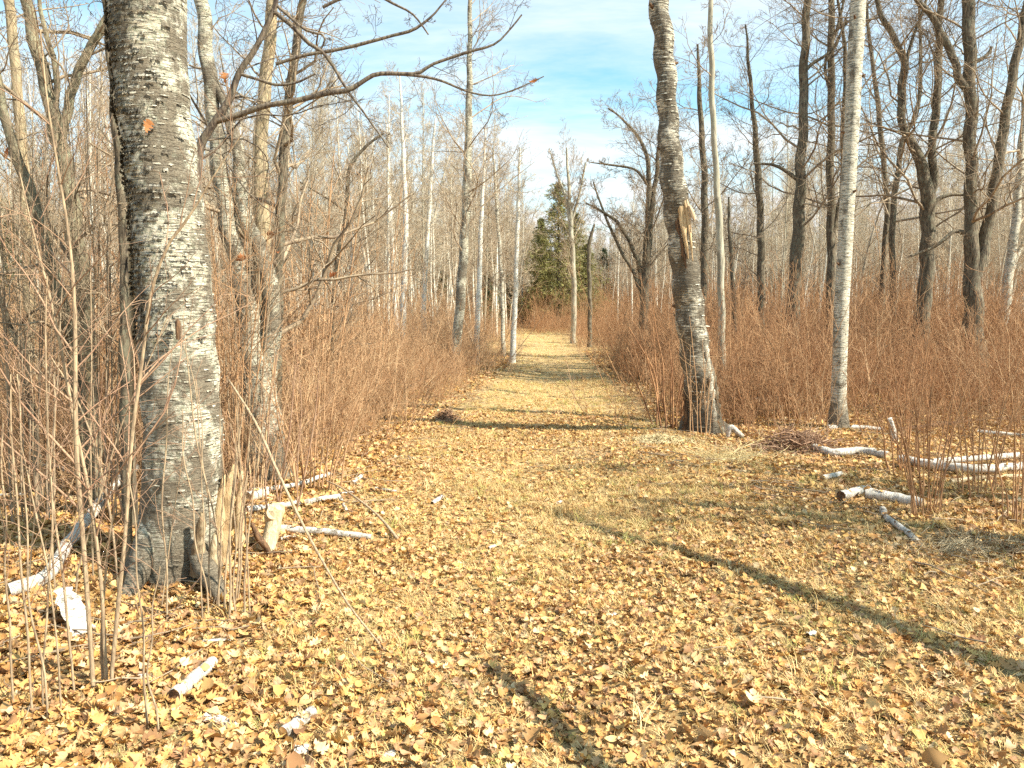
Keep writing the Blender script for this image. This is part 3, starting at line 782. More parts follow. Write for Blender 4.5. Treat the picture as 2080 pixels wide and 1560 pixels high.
# --- cluster of lichened grey stems
hero('bare_tree', 'lichen-covered grey tree forking into a wide V in front of the sky', 'tree', [
    [(188, 960, 44), (182, 860, 42), (178, 760, 42), (172, 640, 40), (160, 540, 38), (148, 440, 36), (132, 330, 33), (118, 280, 34), (105, 220, 30), (82, 130, 27), (58, 30, 25), (48, -40, 24)],
    [(122, 290, 22), (136, 230, 21), (150, 170, 20), (176, 110, 19), (205, 60, 18), (222, 25, 16), (232, -20, 14)],
    [(112, 240, 14), (115, 150, 13), (100, 90, 11), (84, 30, 9), (78, -20, 8)]],
    6.0, M['grey_stem'], M['oak_twig'], dict(n1=20, t0=.2, n2=6, n3=4, n4=2, tw=.0022, lf=.2, wob=.22), sides=24, rough=.07, seed=81, ext=2, flare=.1)
hero('bare_tree', 'grey leaning stem crossing below the wide V fork', 'tree', [
    [(170, 900, 30), (148, 720, 28), (125, 620, 28), (100, 520, 28), (74, 430, 27), (50, 360, 25), (28, 300, 22), (8, 230, 20), (-10, 130, 17), (-20, 40, 14)]],
    5.6, M['grey_stem'], M['oak_twig'], dict(n1=18, t0=.2, n2=5, n3=4, n4=2, tw=.002, lf=.2, wob=.22), sides=20, rough=.06, seed=82)
hero('bare_tree', 'pale straight stem at the picture edge beyond the V-forked tree', 'tree', [
    [(66, 860, 28), (62, 700, 27), (58, 560, 26), (54, 440, 25), (46, 320, 24), (38, 220, 23), (30, 120, 22), (20, 20, 21), (14, -30, 20)]],
    7.6, M['tan_bark'], M['oak_twig'], dict(n1=10, t0=.3, n2=4, n3=3, n4=2, tw=.0028, lf=.15, wob=.22), sides=18, rough=.05, seed=83, ext=2)
hero('bare_tree', 'dark stooping trunk with bent twigs low at the picture edge', 'tree', [
    [(62, 820, 20), (48, 720, 19), (30, 690, 16), (12, 640, 14), (-10, 590, 12), (-40, 540, 10)], [(32, 690, 8), (48, 650, 6), (90, 622, 5), (130, 620, 4)]],
    5.9, M['oak'], M['oak_twig'], dict(n1=10, t0=.3, n2=4, n3=3, tw=.002, lf=.2, wob=.25), sides=16, rough=.08, seed=84)
hero('bare_tree', 'dark narrow trunk hugging the shaded flank of the huge birch', 'tree', [
    [(262, 980, 34), (258, 860, 30), (254, 720, 26), (256, 600, 24), (252, 480, 22), (244, 360, 20), (236, 240, 22), (228, 120, 22), (220, 20, 22), (214, -30, 20)]],
    5.3, M['oak'], M['oak_twig'], dict(n1=12, t0=.2, n2=4, n3=3, n4=2, tw=.002, lf=.1, wob=.25), sides=18, rough=.12, seed=85)

# --- limbs arching across the sky, from an oak hidden behind the huge birch
t_, b_, l_ = hero('oak_tree', 'oak with long dark limbs arching across the sky, trunk hidden behind the huge birch', 'tree', [
    [(400, 1010, 26), (402, 800, 26), (400, 600, 26), (398, 420, 25), (400, 330, 22), (408, 288, 18), (436, 250, 15), (462, 205, 14), (486, 150, 13), (520, 95, 11), (552, 30, 10), (566, -30, 8)],
    [(440, 246, 13), (480, 235, 12), (540, 215, 11), (600, 205, 11), (660, 190, 11), (710, 182, 10), (742, 162, 9), (768, 150, 9), (815, 150, 8), (850, 148, 7), (885, 128, 6), (950, 106, 6), (1010, 86, 4), (1060, 30, 3)],
    [(768, 150, 6), (830, 152, 6), (890, 162, 5), (950, 186, 4), (1000, 194, 3), (1050, 180, 2.5), (1105, 155, 2)],
    [(486, 150, 7), (520, 160, 6), (560, 172, 6), (600, 168, 5), (640, 150, 4)],
    [(552, 20, 9), (590, 50, 9), (630, 90, 8), (655, 105, 7), (680, 140, 6), (705, 182, 5), (740, 230, 4), (790, 300, 3)],
    [(560, 130, 7), (620, 112, 7), (680, 102, 7), (740, 88, 7), (790, 74, 6), (840, 60, 6), (880, 30, 4), (905, 0, 3)],
    [(655, 15, 6), (700, -5, 6), (760, -10, 6), (800, 8, 5), (840, 30, 4), (870, 70, 3)],
    [(560, 10, 5), (620, 60, 5), (660, 75, 4), (640, 120, 4)]],
    5.2, M['near_limb'], M['near_limb'], dict(n1=14, t0=.62, ang=58, n2=5, n3=4, n4=2, tw=.0013, lf=.26, wob=.26, up=0.0, rf=.007), sides=12, rough=.07, seed=91)
geo = Geo()

# ------------------------------------------------------------------ generic trees for the wood behind
def generic(kind, seed):
    g = np.random.default_rng(seed)
    H = {'birch': 11.0, 'aspen': 11.5, 'oak': 10.0}[kind] * g.uniform(.92, 1.08)
    n = 12; d = np.array([0, 0, 1.0]); p = np.array([0, 0, -.1]); pts = [p]
    wob = {'birch': .035, 'aspen': .03, 'oak': .09}[kind]
    for k in range(n):
        d = norm(d + np.r_[g.normal(size=2) * wob, .1]); p = p + d * H / n; pts.append(p)
    P = np.array(pts); r0 = {'birch': .075, 'aspen': .062, 'oak': .085}[kind] * g.uniform(.85, 1.15)
    Rr = r0 * np.linspace(1, .12, n + 1) ** .85
    if kind == 'oak': prm = dict(ang=62, lf=.2, wob=.2, up=.07, n2=7, n3=5, n4=3, rf=.010, tw=.0040); n1, t0 = 26, .22
    elif kind == 'aspen': prm = dict(ang=42, lf=.15, wob=.09, up=.10, n2=7, n3=5, n4=3, rf=.009, tw=.0036); n1, t0 = 36, .30
    else: prm = dict(ang=40, lf=.16, wob=.09, up=.06, n2=7, n3=5, n4=3, rf=.008, tw=.0036); n1, t0 = 36, .26
    tm = {'birch': M['far_birch'], 'aspen': M['aspen'] if seed % 2 else M['far_grey'], 'oak': M['far_grey']}[kind]
    cm = {'birch': M['birch_twig'], 'aspen': M['pale_twig'], 'oak': M['birch_twig']}[kind]
    tg = Geo(); q = resample(np.c_[P, Rr], 30); tg.tubes(q[:, :3], q[:, 3], 9, rough=.04, seed=seed)
    # a low second stem on some
    cg = crown_from([(P, Rr, t0, 1.0, n1)], g, **prm)
    return tg.mesh(kind + '_trunk', tm), cg.mesh(kind + '_crown', cm)
VAR = {k: [generic(k, s) for s in ss] for k, ss in {'birch': (1, 2), 'aspen': (4, 5, 6), 'oak': (8, 9)}.items()}

def plant_tree(kind, v, x, y, s, rz, side, tilt=(0, 0)):
    nm = {'birch': 'birch_tree', 'aspen': 'aspen_tree', 'oak': 'bare_tree'}[kind]
    wh = 'on the huge birch\'s side' if side < 0 else 'beyond the leaning birch'
    lab = {'birch': 'slim pale birch among its like in the wood ' + wh, 'aspen': 'slender bare aspen with upswept twigs in the wood ' + wh,
           'oak': 'small spreading bare tree in the wood ' + wh}[kind]
    e = thing(nm, lab, 'tree', (x, y, float(gz(x, y))), '%s trees in the wood %s' % (kind if kind != 'oak' else 'spreading bare', wh))
    e.rotation_euler = (tilt[0], tilt[1], rz); e.scale = (s, s, s * float(rng.uniform(.9, 1.1)))
    tr, cr = VAR[kind][v]
    link('trunk', tr, e); link('crown', cr, e)
    return e

g = np.random.default_rng(77)
placed = []; wood = []
src_trees = {}
cnt = 0
def skyline_ok(x, y, h, drop=0):
    px = 1040 + x / y * F_PX
    if 1072 < px < 1206 and y < 52: return False
    if 18 < y < 44 and trail_r(y) < x < trail_r(y) + 2.5: return False
    if y < trail_len_y and trail_l(y) - 0.6 < x < trail_r(y) + 0.6: return False
    top = 610 - (h - EYE) / y * F_PX                      # pixel row of its tip
    lim = np.interp(px, [-200, 300, 600, 760, 880, 1000, 1075, 1110, 1200, 1300, 1400, 1500, 1700, 2300],
                        [0, 40, 130, 150, 210, 260, 360, 400, 410, 360, 330, 310, 290, 230])
    return top > lim + drop
trail_len_y = 40
tries = 0
while cnt < 285 and tries < 20000:
    tries += 1
    y = 15 + 45 * g.uniform() ** .8; x = g.uniform(-.74, .74) * y
    side = -1 if x < trail_c(y) else 1
    if side > 0 and y < 19: continue
    kind = g.choice(['birch', 'aspen', 'oak'], p=[.46, .38, .16] if side < 0 else [.32, .44, .24])
    s = g.uniform(.7, 1.12)
    H = {'birch': 11.0, 'aspen': 11.5, 'oak': 10.0}[kind] * s
    if not skyline_ok(x, y, H):
        s *= .8; H *= .8
        if not skyline_ok(x, y, H): continue
    if any((x - a) ** 2 + (y - b) ** 2 < .5 for a, b in placed): continue
    v = int(g.integers(len(VAR[kind])))
    e = plant_tree(kind, v, x, y, s, g.uniform(0, 6.28), side, (g.normal() * .03, g.normal() * .03))
    placed.append((x, y)); cnt += 1; wood.append((kind, x, y, e))
    if (kind, v) not in src_trees: src_trees[(kind, v)] = e

# each tree of the wood named by the landmark it is seen near, and its place in that row
LMK = [(50, 'the pale straight stem'), (170, 'the V-forked tree'), (360, 'the huge birch'), (535, 'the tan-barked tree'), (690, 'the snaking sapling'), (800, 'the thick white birch'),
       (860, 'the middle white birch'), (945, 'the tallest trailside birch'), (1044, 'the brilliant white young birch'), (1120, 'the tallest pine'), (1164, 'the bare ash'), (1308, 'the open-grown oak'), (1400, 'the leaning birch'),
       (1464, 'the thin smooth grey tree'), (1545, 'the plume-topped oak'), (1615, 'the stout dark oak'), (1712, 'the straight birch'), (1800, 'the slim leaning oak'), (1880, 'the swan-necked oak'), (1975, 'the twin-stemmed oak'), (2050, 'the pale crooked birch')]
ORD = ['first', 'second', 'third', 'fourth', 'fifth', 'sixth', 'seventh', 'eighth', 'ninth', 'tenth', 'eleventh', 'twelfth', 'thirteenth', 'fourteenth', 'fifteenth', 'sixteenth', 'seventeenth', 'eighteenth', 'nineteenth', 'twentieth']
KW = {'birch': 'slim pale birches', 'aspen': 'slender upswept aspens', 'oak': 'small spreading bare trees'}
rows = {}
for kind, x, y, e in wood:
    px = 1040 + x / y * F_PX; k = min(range(len(LMK)), key=lambda i: abs(LMK[i][0] - px)); rows.setdefault((kind, k), []).append((px, e))
for (kind, k), ls in rows.items():
    ls.sort(key=lambda a: a[0])
    for i, (px, e) in enumerate(ls):
        e['label'] = ('%s from the left of the %s seen round %s' % (ORD[min(i, 19)], KW[kind], LMK[k][1])) if len(ls) > 1 else 'lone one of the %s round %s' % (KW[kind], LMK[k][1])

# thin poles of the crowded young growth
def pole(seed):
    g = np.random.default_rng(seed); H = g.uniform(5.5, 8.5); n = 9
    d = np.array([0, 0, 1.]); p = np.array([0, 0, -.1]); pts = [p]
    for k in range(n): d = norm(d + np.r_[g.normal(size=2) * .05, .1]); p = p + d * H / n; pts.append(p)
    P = np.array(pts); Rr = .042 * np.linspace(1, .2, n + 1)
    geo = Geo().tubes(P, Rr, 6)
    c = crown_from([(P, Rr, .4, 1, 10)], g, ang=34, lf=.16, wob=.1, up=.06, n2=4, n3=3, rf=.008, tw=.004)
    return geo.mesh('pole_trunk', M['far_birch'] if seed % 4 else M['aspen']), c.mesh('pole_crown', M['pale_twig'])
poles = []
for i, (px, Y, lab) in enumerate(((1585, 26, 'whip-thin young pole tree just before the stout dark oak\'s trunk'), (1660, 27, 'whip-thin young pole tree between the stout oak and the straight birch'), (760, 25, 'whip-thin young pole tree among the white birches'), (1850, 27, 'whip-thin young pole tree just before the swan-necked oak'))):
    tr, cr = pole(40 + i); x = (px - 1040) / F_PX * Y; e = thing('young_tree', lab, 'tree', (x, Y, float(gz(x, Y))))
    poles += [link('trunk', tr, e), link('crown', cr, e)]
pts, rot, scl, idx = [], [], [], []
while len(pts) < 3600:
    y = 24 + 60 * g.uniform() ** .7; x = g.uniform(-.78, .78) * y
    s = g.uniform(.55, 1.15)
    if y < 44 and trail_l(y) - .8 < x < trail_r(y) + .8: continue
    if not skyline_ok(x, y, 8.0 * s, 90): continue
    ki = int(g.integers(4)); rz = g.uniform(0, 6.28); ti = g.normal(size=2) * .04
    for c in (0, 1): pts.append([x, y, float(gz(x, y))]); rot.append([ti[0], ti[1], rz]); scl.append(s); idx.append(2 * ki + c)
scatter('young_growth', np.array(pts), np.array(rot), np.array(scl), np.array(idx), poles, kind='stuff', label='crowded whip-thin young trees filling the wood')

# the far wood, one mass
keys = list(src_trees); srcs = []
for k in keys: srcs += [c for c in src_trees[k].children]
pts, rot, scl, idx = [], [], [], []
while len(pts) < 2600:
    y = g.uniform(56, 125); x = g.uniform(-.82, .82) * y
    ki = int(g.integers(len(keys))); s = g.uniform(.75, 1.1)
    if not skyline_ok(x, y, 11.0 * s, 60): s *= .7
    if not skyline_ok(x, y, 11.0 * s, 60): s *= .8
    rz = g.uniform(0, 6.28); z = float(gz(x, y))
    for c in (0, 1):
        pts.append([x, y, z]); rot.append([g.normal() * 0, 0, rz]); scl.append(s); idx.append(2 * ki + c)
scatter('distant_wood', np.array(pts), np.array(rot), np.array(scl), np.array(idx), srcs, kind='stuff', label='far-off leafless wood reading as one pale mass')

# ------------------------------------------------------------------ conifers
def conifer(seed, H, W, mt, dens=1.0):
    g = np.random.default_rng(seed)
    tg = Geo(); P = np.array([[0, 0, -.1], [0.03, 0, H * .5], [0, 0.02, H]]); q = resample(np.c_[P, [.13, .08, .01]], 12); tg.tubes(q[:, :3], q[:, 3], 8)
    n = int(150 * dens); z = H * (0.10 + .88 * np.arange(n) / n); az = g.uniform(0, 6.28, n)
    L = W * (1 - (z / H)) ** .75 * g.uniform(.25, 1.25, n) * (1 + .25 * np.sin(az * 2 + z * 1.7)) + .12
    m = 6; s = np.linspace(0, 1, m)
    pp = np.stack([np.cos(az)[:, None] * L[:, None] * s, np.sin(az)[:, None] * L[:, None] * s, z[:, None] + L[:, None] * (.1 * s - .28 * s ** 2 + .12 * s ** 3) ], -1)
    pp[:, 1:] += g.normal(size=(n, m - 1, 3)) * .04
    bg = Geo().tubes(pp, np.linspace(.018, .004, m)[None] * np.ones((n, 1)), 3)
    # needle sprays: small slender blades on side twigs
    b2, _ = grow(pp, np.full((n, m), .01), 9, .15, 1.0, 55, .34, 3, .15, -.02, .02, g=g, lmin=.10)
    K = 7
    b3, _ = grow(b2, np.full(b2.shape[:2], .01), K, .0, 1.0, 50, .45, 2, .0, .03, .02, g=g, lmin=.09)
    a, c = b3[:, 0], b3[:, 1]; d = norm(c - a); wv = norm(np.cross(d, g.normal(size=d.shape))) * .017
    V = np.stack([a - wv, a + wv, c + wv * .3, c - wv * .3], 1)
    N = len(a); ng = Geo().add(V, np.arange(4 * N).reshape(N, 4))
    return tg.mesh('conifer_trunk', M['oak']), bg.mesh('conifer_limbs', M['oak_twig']), ng.mesh('conifer_foliage', mt, False)
PINE = conifer(5, 8.8, 2.9, M['needle'], 2.4); SPR = conifer(6, 7.0, 1.5, M['spruce'], 1.2)
def place_conifer(v, px, Y, s, label, name='pine_tree', rz=0.):
    x = (px - 1040) / F_PX * Y
    e = thing(name, label, 'tree', (x, Y, float(gz(x, Y)))); e.scale = (s, s, s); e.rotation_euler[2] = rz
    link('trunk', v[0], e); link('limb', v[1], e); link('crown', v[2], e)
place_conifer(PINE, 1132, 46, .98, 'tallest yellow-green pine closing the end of the trail')
place_conifer(PINE, 1166, 49, .82, 'yellow-green pine half hidden behind the bare ash at the trail end', rz=2)
place_conifer(PINE, 1098, 54, .84, 'smaller pine tucked against the tallest pine at the trail end', rz=4)
place_conifer(PINE, 1097, 48, .66, 'short pine at the foot of the tallest pine, nearest the brilliant white young birch', rz=1.1)
place_conifer(PINE, 1190, 47, .58, 'lowest bushy pine, just behind the dead snag', rz=5.2)
place_conifer(SPR, 1225, 58, .8, 'dark low spruce beyond the dead snag, between it and the open-grown oak', 'spruce_tree', 1)
place_conifer(SPR, 995, 40, .62, 'dark narrow spruce between the trailside birches', 'spruce_tree', 2)
place_conifer(SPR, 1030, 47, .7, 'dark spruce showing behind the brilliant white young birch', 'spruce_tree', 3)
place_conifer(SPR, 900, 44, .75, 'dark spruce behind the tallest trailside birch', 'spruce_tree', 5)
place_conifer(SPR, 700, 46, .85, 'dark spruce deep in the wood behind the snaking sapling', 'spruce_tree', .5)
place_conifer(SPR, 560, 40, .8, 'dark spruce deep in the wood behind the tan-barked tree', 'spruce_tree', .9)
place_conifer(SPR, 30, 30, .8, 'dark spruce in the wood at the picture edge', 'spruce_tree', 1.9)

# ------------------------------------------------------------------ brush
def brush_clump(seed, H, n, spread, mt, leafy=0.0, twr=.0017):
    g = np.random.default_rng(seed)
    b = g.normal(size=(n, 2)) * spread * .5
    d = norm(np.c_[b * .5 + g.normal(size=(n, 2)) * .22, np.ones(n)])
    L = H * g.uniform(.3, 1.15, n) ; m = 7
    P = np.empty((n, m, 3)); P[:, 0] = np.c_[b, np.full(n, -.05)]
    for k in range(1, m):
        d = norm(d + g.normal(size=(n, 3)) * .07); P[:, k] = P[:, k - 1] + d * (L / (m - 1))[:, None]
    Rr = (g.uniform(.0035, .0065, n))[:, None] * np.linspace(1, .35, m)[None]
    geo = Geo().tubes(P, Rr, 4)
    p2, r2 = grow(P, Rr, 6, .2, 1, 40, .34, 4, .16, .05, .01, .4, g)
    geo.tubes(p2, np.maximum(r2, twr * 1.1), 3)
    p3, r3 = grow(p2, r2, 3, .15, 1, 42, .5, 3, .2, .03, .01, .5, g)
    geo.tubes(p3, np.maximum(r3, twr * .8), 3)
    return geo.mesh('brush', mt)
clumps = []
spots = [((700, 905), 'tawny twiggy shrub at the brush edge above the small birch sticks'), ((800, 860), 'tawny shrub overhanging the trail edge near the dark stump'),
         ((600, 940), 'dense tawny shrub just behind the fallen sticks by the huge birch'), ((1290, 850), 'wispy shrub leaning over the trail beside the leaning birch'),
         ((1540, 845), 'reddish shrub between the leaning birch and the straight birch'), ((1800, 830), 'dense red-brown shrub behind the straight birch'), ((1950, 850), 'tall red-brown shrub behind the long fallen logs')]
BM = [brush_clump(s, h, n, sp_, M[m_]) for s, h, n, sp_, m_ in ((1, 1.3, 13, .6, 'brush'), (2, 1.0, 15, .7, 'brush'), (3, 1.65, 9, .5, 'brush'), (4, .9, 12, .8, 'brush'),
      (5, 1.2, 13, .6, 'red_brush'), (6, 1.7, 10, .6, 'red_brush'), (7, 1.05, 14, .75, 'red_brush'))]
for (p, lab), me in zip(spots, BM):
    q = G(*p); clumps.append(link('shrub', me, None, (q[0], q[1], float(gz(q[0], q[1]))), label=lab, category='shrub', kind='thing'))

def brush_points(n, g):
    y = np.sqrt(g.uniform(5.0 ** 2, 62 ** 2, n)); x = g.uniform(-.74, .74, n) * y
    near = g.uniform(size=n) < 0.30
    y = np.where(near, np.sqrt(g.uniform(5.2 ** 2, 20 ** 2, n)), y); x = g.uniform(-.74, .74, n) * y
    L, Rt = trail_l(y), trail_r(y)
    jitter = g.normal(size=n) * .15
    left = (x < L - .5 + jitter) & ((y > 7.2) | ((x < -3.2) & (y > 6.2)))
    left &= ~((y < 7.8) & (x > -1.9))
    left |= (x < -2.15) & (y > 5.0) & (y < 7.3) & (g.uniform(size=n) < .5)
    right = (x > Rt + .5 + jitter) & (y > 10.2 + .25 * np.abs(x - 2.6) * (x < 3.4)) 
    rsparse = (x > Rt + .2) & (y > 8.6) & (y <= 10.4) & (g.uniform(size=n) < .22) & (x > 2.0)
    end = (y > 38.5)
    right &= (y > 13) | (g.uniform(size=n) < .55)
    keep = left | right | rsparse | end
    # keep the corridor round the first trees readable
    keep &= ~((np.abs(x - 2.35) < .3) & (y < 9.8)) & ~((np.abs(x - 4.1) < .25) & (y < 9.9))
    x, y = x[keep], y[keep]
    isl = x < trail_c(y)
    idx = np.where(isl, g.integers(0, 4, len(x)), g.integers(4, 7, len(x)))
    mixd = g.uniform(size=len(x)) < .15; idx[mixd] = g.integers(0, 7, mixd.sum())
    dens = np.interp(x - trail_l(y), [-1.5, 0], [1, .55])
    s = .84 * g.uniform(.4, 1.5, len(x)) ** 1.2 * np.where(isl, dens * .98, 1.02)
    s *= np.where(~isl, np.interp(y, [9, 12, 60], [.62, .95, 1.2]), np.interp(y, [6, 9, 60], [.75, .95, 1.15]))
    pts = np.c_[x, y, gz(x, y)]
    s = s * (1 + .22 * np.sin(x * 1.9 + 1) * np.sin(y * 1.3) + .18 * np.sin(x * .7 + y * .45) + .12 * np.sin(x * 4.1 - y * 2.7))
    gap = np.sin(x * 1.1 + 2) * np.sin(y * .8 + .5) + .5 * np.sin(x * 2.7 + y * 1.9); kk = (gap < .55) | (g.uniform(size=len(x)) < .35); x, y, s, idx = x[kk], y[kk], s[kk], idx[kk] 
    nf = 2600; yf = g.uniform(50, 115, nf); xf = g.uniform(-.8, .8, nf) * yf
    x2 = np.r_[x, xf]; y2 = np.r_[y, yf]
    rot = np.c_[g.normal(size=(len(x2), 2)) * .10, g.uniform(0, 6.28, len(x2))]
    return np.c_[x2, y2, gz(x2, y2)], rot, np.r_[s, g.uniform(1.6, 3.4, nf)], np.r_[idx, g.integers(0, 7, nf)]
g = np.random.default_rng(99)
pts, rot, s, idx = brush_points(12000, g)
print('brush', len(pts))
scatter('undergrowth', pts, rot, s, idx, clumps, kind='stuff', label='waist-high leafless brush filling the wood on both sides of the trail')

# ------------------------------------------------------------------ leaves
def leaf_mesh(seed, kind):
    g = np.random.default_rng(seed)
    if kind == 'oak': w = np.array([.03, .15, .19, .09, .28, .33, .13, .38, .42, .17, .31, .24, .03]); n = len(w)
    elif kind == 'maple': w = np.array([.05, .35, .18, .55, .25, .45, .16, .24, .05]); n = len(w)
    else: w = np.array([.02, .22, .33, .36, .32, .22, .10, .01]); n = len(w)
    y = np.linspace(0, 1, n); w = w * g.uniform(.85, 1.15, n)
    bl, bw, tw = g.uniform(-.8, 1.2), g.uniform(.1, 2.0), g.normal() * .8
    V = [];
    for k in range(n):
        for s_ in (-1, 0, 1):
            x = s_ * w[k] * (1 if s_ < 0 else g.uniform(.85, 1.1)); z = bl * (y[k] - .5) ** 2 + bw * x * x + tw * x * (y[k] - .5) + g.normal() * .012
            V.append([x, y[k] - .5 + (0.05 * abs(s_)), z])
    F = []
    for k in range(n - 1):
        a = 3 * k; F += [[a, a + 1, a + 4, a + 3], [a + 1, a + 2, a + 5, a + 4]]
    V = np.array(V); V[:, 2] -= V[:, 2].min()
    # stalk
    geo = Geo().add(V, F)
    st = np.array([[0, -.5, V[1, 2]], [.02, -.62, V[1, 2] + .02], [.03, -.72, V[1, 2] + .01]])
    geo.tubes(st, np.array([.014, .011, .009]), 3)
    return geo.mesh('leaf', M['leaf'])
LM = [leaf_mesh(i, k) for i, k in enumerate(['oak', 'oak', 'oak', 'oak', 'maple', 'oak', 'oval', 'oval', 'oval', 'oak'])]
g = np.random.default_rng(123)
def leaf_points(n, y0, y1, g, wide=.72):
    y = np.sqrt(g.uniform(y0 ** 2, y1 ** 2, n)); x = g.uniform(-wide, wide, n) * y
    return x, y
def leaf_xyz(x, y, g, up=.022):
    n = len(x); size = .026 + .056 * g.uniform(size=n) ** 1.8
    z = gz(x, y) + g.uniform(0, up, n)
    rot = np.c_[g.normal(size=(n, 2)) * .40, g.uniform(0, 6.28, n)]
    return np.c_[x, y, z], rot, size
x, y = leaf_points(330, 2.2, 3.3, g, .70)
p, rt, sz = leaf_xyz(x[:300], y[:300], g, .035)
leaf_objs = []
for i in range(300):
    o = link('leaf', LM[i % 10], ground, tuple(p[i])); o.rotation_euler = rt[i]; s_ = max(sz[i] * 1.2, .05); o.scale = (s_, s_, s_)
    leaf_objs.append(o)
batches = []
for n, y0, y1 in ((26000, 1.6, 5.0), (82000, 4.5, 11), (80000, 10, 24), (20000, 22, 46)):
    x, y = leaf_points(n, y0, y1, g)
    # thinner where the trail is grassy, in patches
    pat = np.sin(x * 1.3 + 1) * np.sin(y * .9 + 2) + .6 * np.sin(x * 3.1 - y * 2.3)
    on = (x > trail_l(y) + 1.5 * np.clip((5.5 - y) / 3, 0, 1)) & (x < trail_r(y))
    keep = ~(on & (g.uniform(size=n) < np.clip(.34 + .34 * pat + .75 * np.clip((y - 6.5) / 8, 0, 1), 0, .94)))
    a, b, c = leaf_xyz(x[keep], y[keep], g, .02)
    onk = on[keep]; batches.append((a, b, c * (1.0 if y1 < 12 else 1.15) * np.where(onk, .74, .94)))
LOGTOP = []
# crumbled bits of old leaf between the whole ones
x, y = leaf_points(70000, 1.8, 10, g)
batches.append((np.c_[x, y, gz(x, y) + g.uniform(0, .012, len(x))], np.c_[g.normal(size=(len(x), 2)) * .5, g.uniform(0, 6.28, len(x))], g.uniform(.010, .026, len(x))))

# ------------------------------------------------------------------ grass
def tuft(seed, n, h, lean):
    g = np.random.default_rng(seed); az = g.uniform(0, 6.28, n); L = h * g.uniform(.5, 1.2, n); ln = lean * g.uniform(.3, 1.3, n)
    b = g.normal(size=(n, 2)) * .025; m = 4; s = np.linspace(0, 1, m)
    P = np.stack([b[:, :1] + np.cos(az)[:, None] * ln[:, None] * L[:, None] * s ** 1.6, b[:, 1:] + np.sin(az)[:, None] * ln[:, None] * L[:, None] * s ** 1.6,
                  L[:, None] * (s - .35 * ln[:, None] * s ** 2) - .004], -1)
    wv = np.stack([-np.sin(az), np.cos(az), np.zeros(n)], -1)[:, None] * (np.array([.0016, .0015, .0011, .0002]))[None, :, None]
    V = np.stack([P - wv, P + wv], 2)
    i = np.arange(n)[:, None] * 2 * m; j = np.arange(m - 1)[None] * 2
    F = np.stack([i + j, i + j + 1, i + j + 3, i + j + 2], -1).reshape(-1, 4)
    return Geo().add(V, F).mesh('grass_tuft', M['grass'])
TF = [tuft(1, 24, .045, 1.0), tuft(2, 20, .06, 1.2), tuft(3, 28, .035, 1.3), tuft(4, 16, .12, .9)]
tuft_objs = []
for i, (a, b) in enumerate(((1340, 1490), (1130, 1420), (1500, 1380), (1700, 1460))):
    q = G(a, b); tuft_objs.append(link('grass_tuft', TF[i], ground, (q[0], q[1], float(gz(q[0], q[1])))))
g = np.random.default_rng(321)
bs = []
for n, y0, y1 in ((14000, 1.8, 7), (24000, 6, 16), (26000, 15, 46)):
    x, y = leaf_points(n, y0, y1, g, .70)
    pat = np.sin(x * 1.7 + .5) * np.sin(y * 1.1 + 1) + .5 * np.sin(x * 4 + y * 3.1)
    on = (x > trail_l(y) + .2 + .9 * np.clip((5 - y) / 3, 0, 1)) & (x < trail_r(y) - .1)
    keep = (on & (g.uniform(size=n) < .45 + .3 * pat + np.clip((y - 6) / 20, 0, .4))) | (~on & (x > 0) & (y < 9) & (g.uniform(size=n) < .5)) | (~on & (g.uniform(size=n) < .12))
    x, y = x[keep], y[keep]
    i = np.where(g.uniform(size=len(x)) < .95, g.integers(0, 3, len(x)), 3)
    bs.append((np.c_[x, y, gz(x, y)], np.c_[g.normal(size=(len(x), 2)) * .15, g.uniform(0, 6.28, len(x))], g.uniform(.6, 1.3, len(x)) * np.interp(y, [2, 12, 46], [.8, 1.0, 1.3]), i))
scatter('grass', *[np.concatenate([b[k] for b in bs]) for k in range(4)], tuft_objs, kind='stuff', label='short dry and greening grass along the trail')

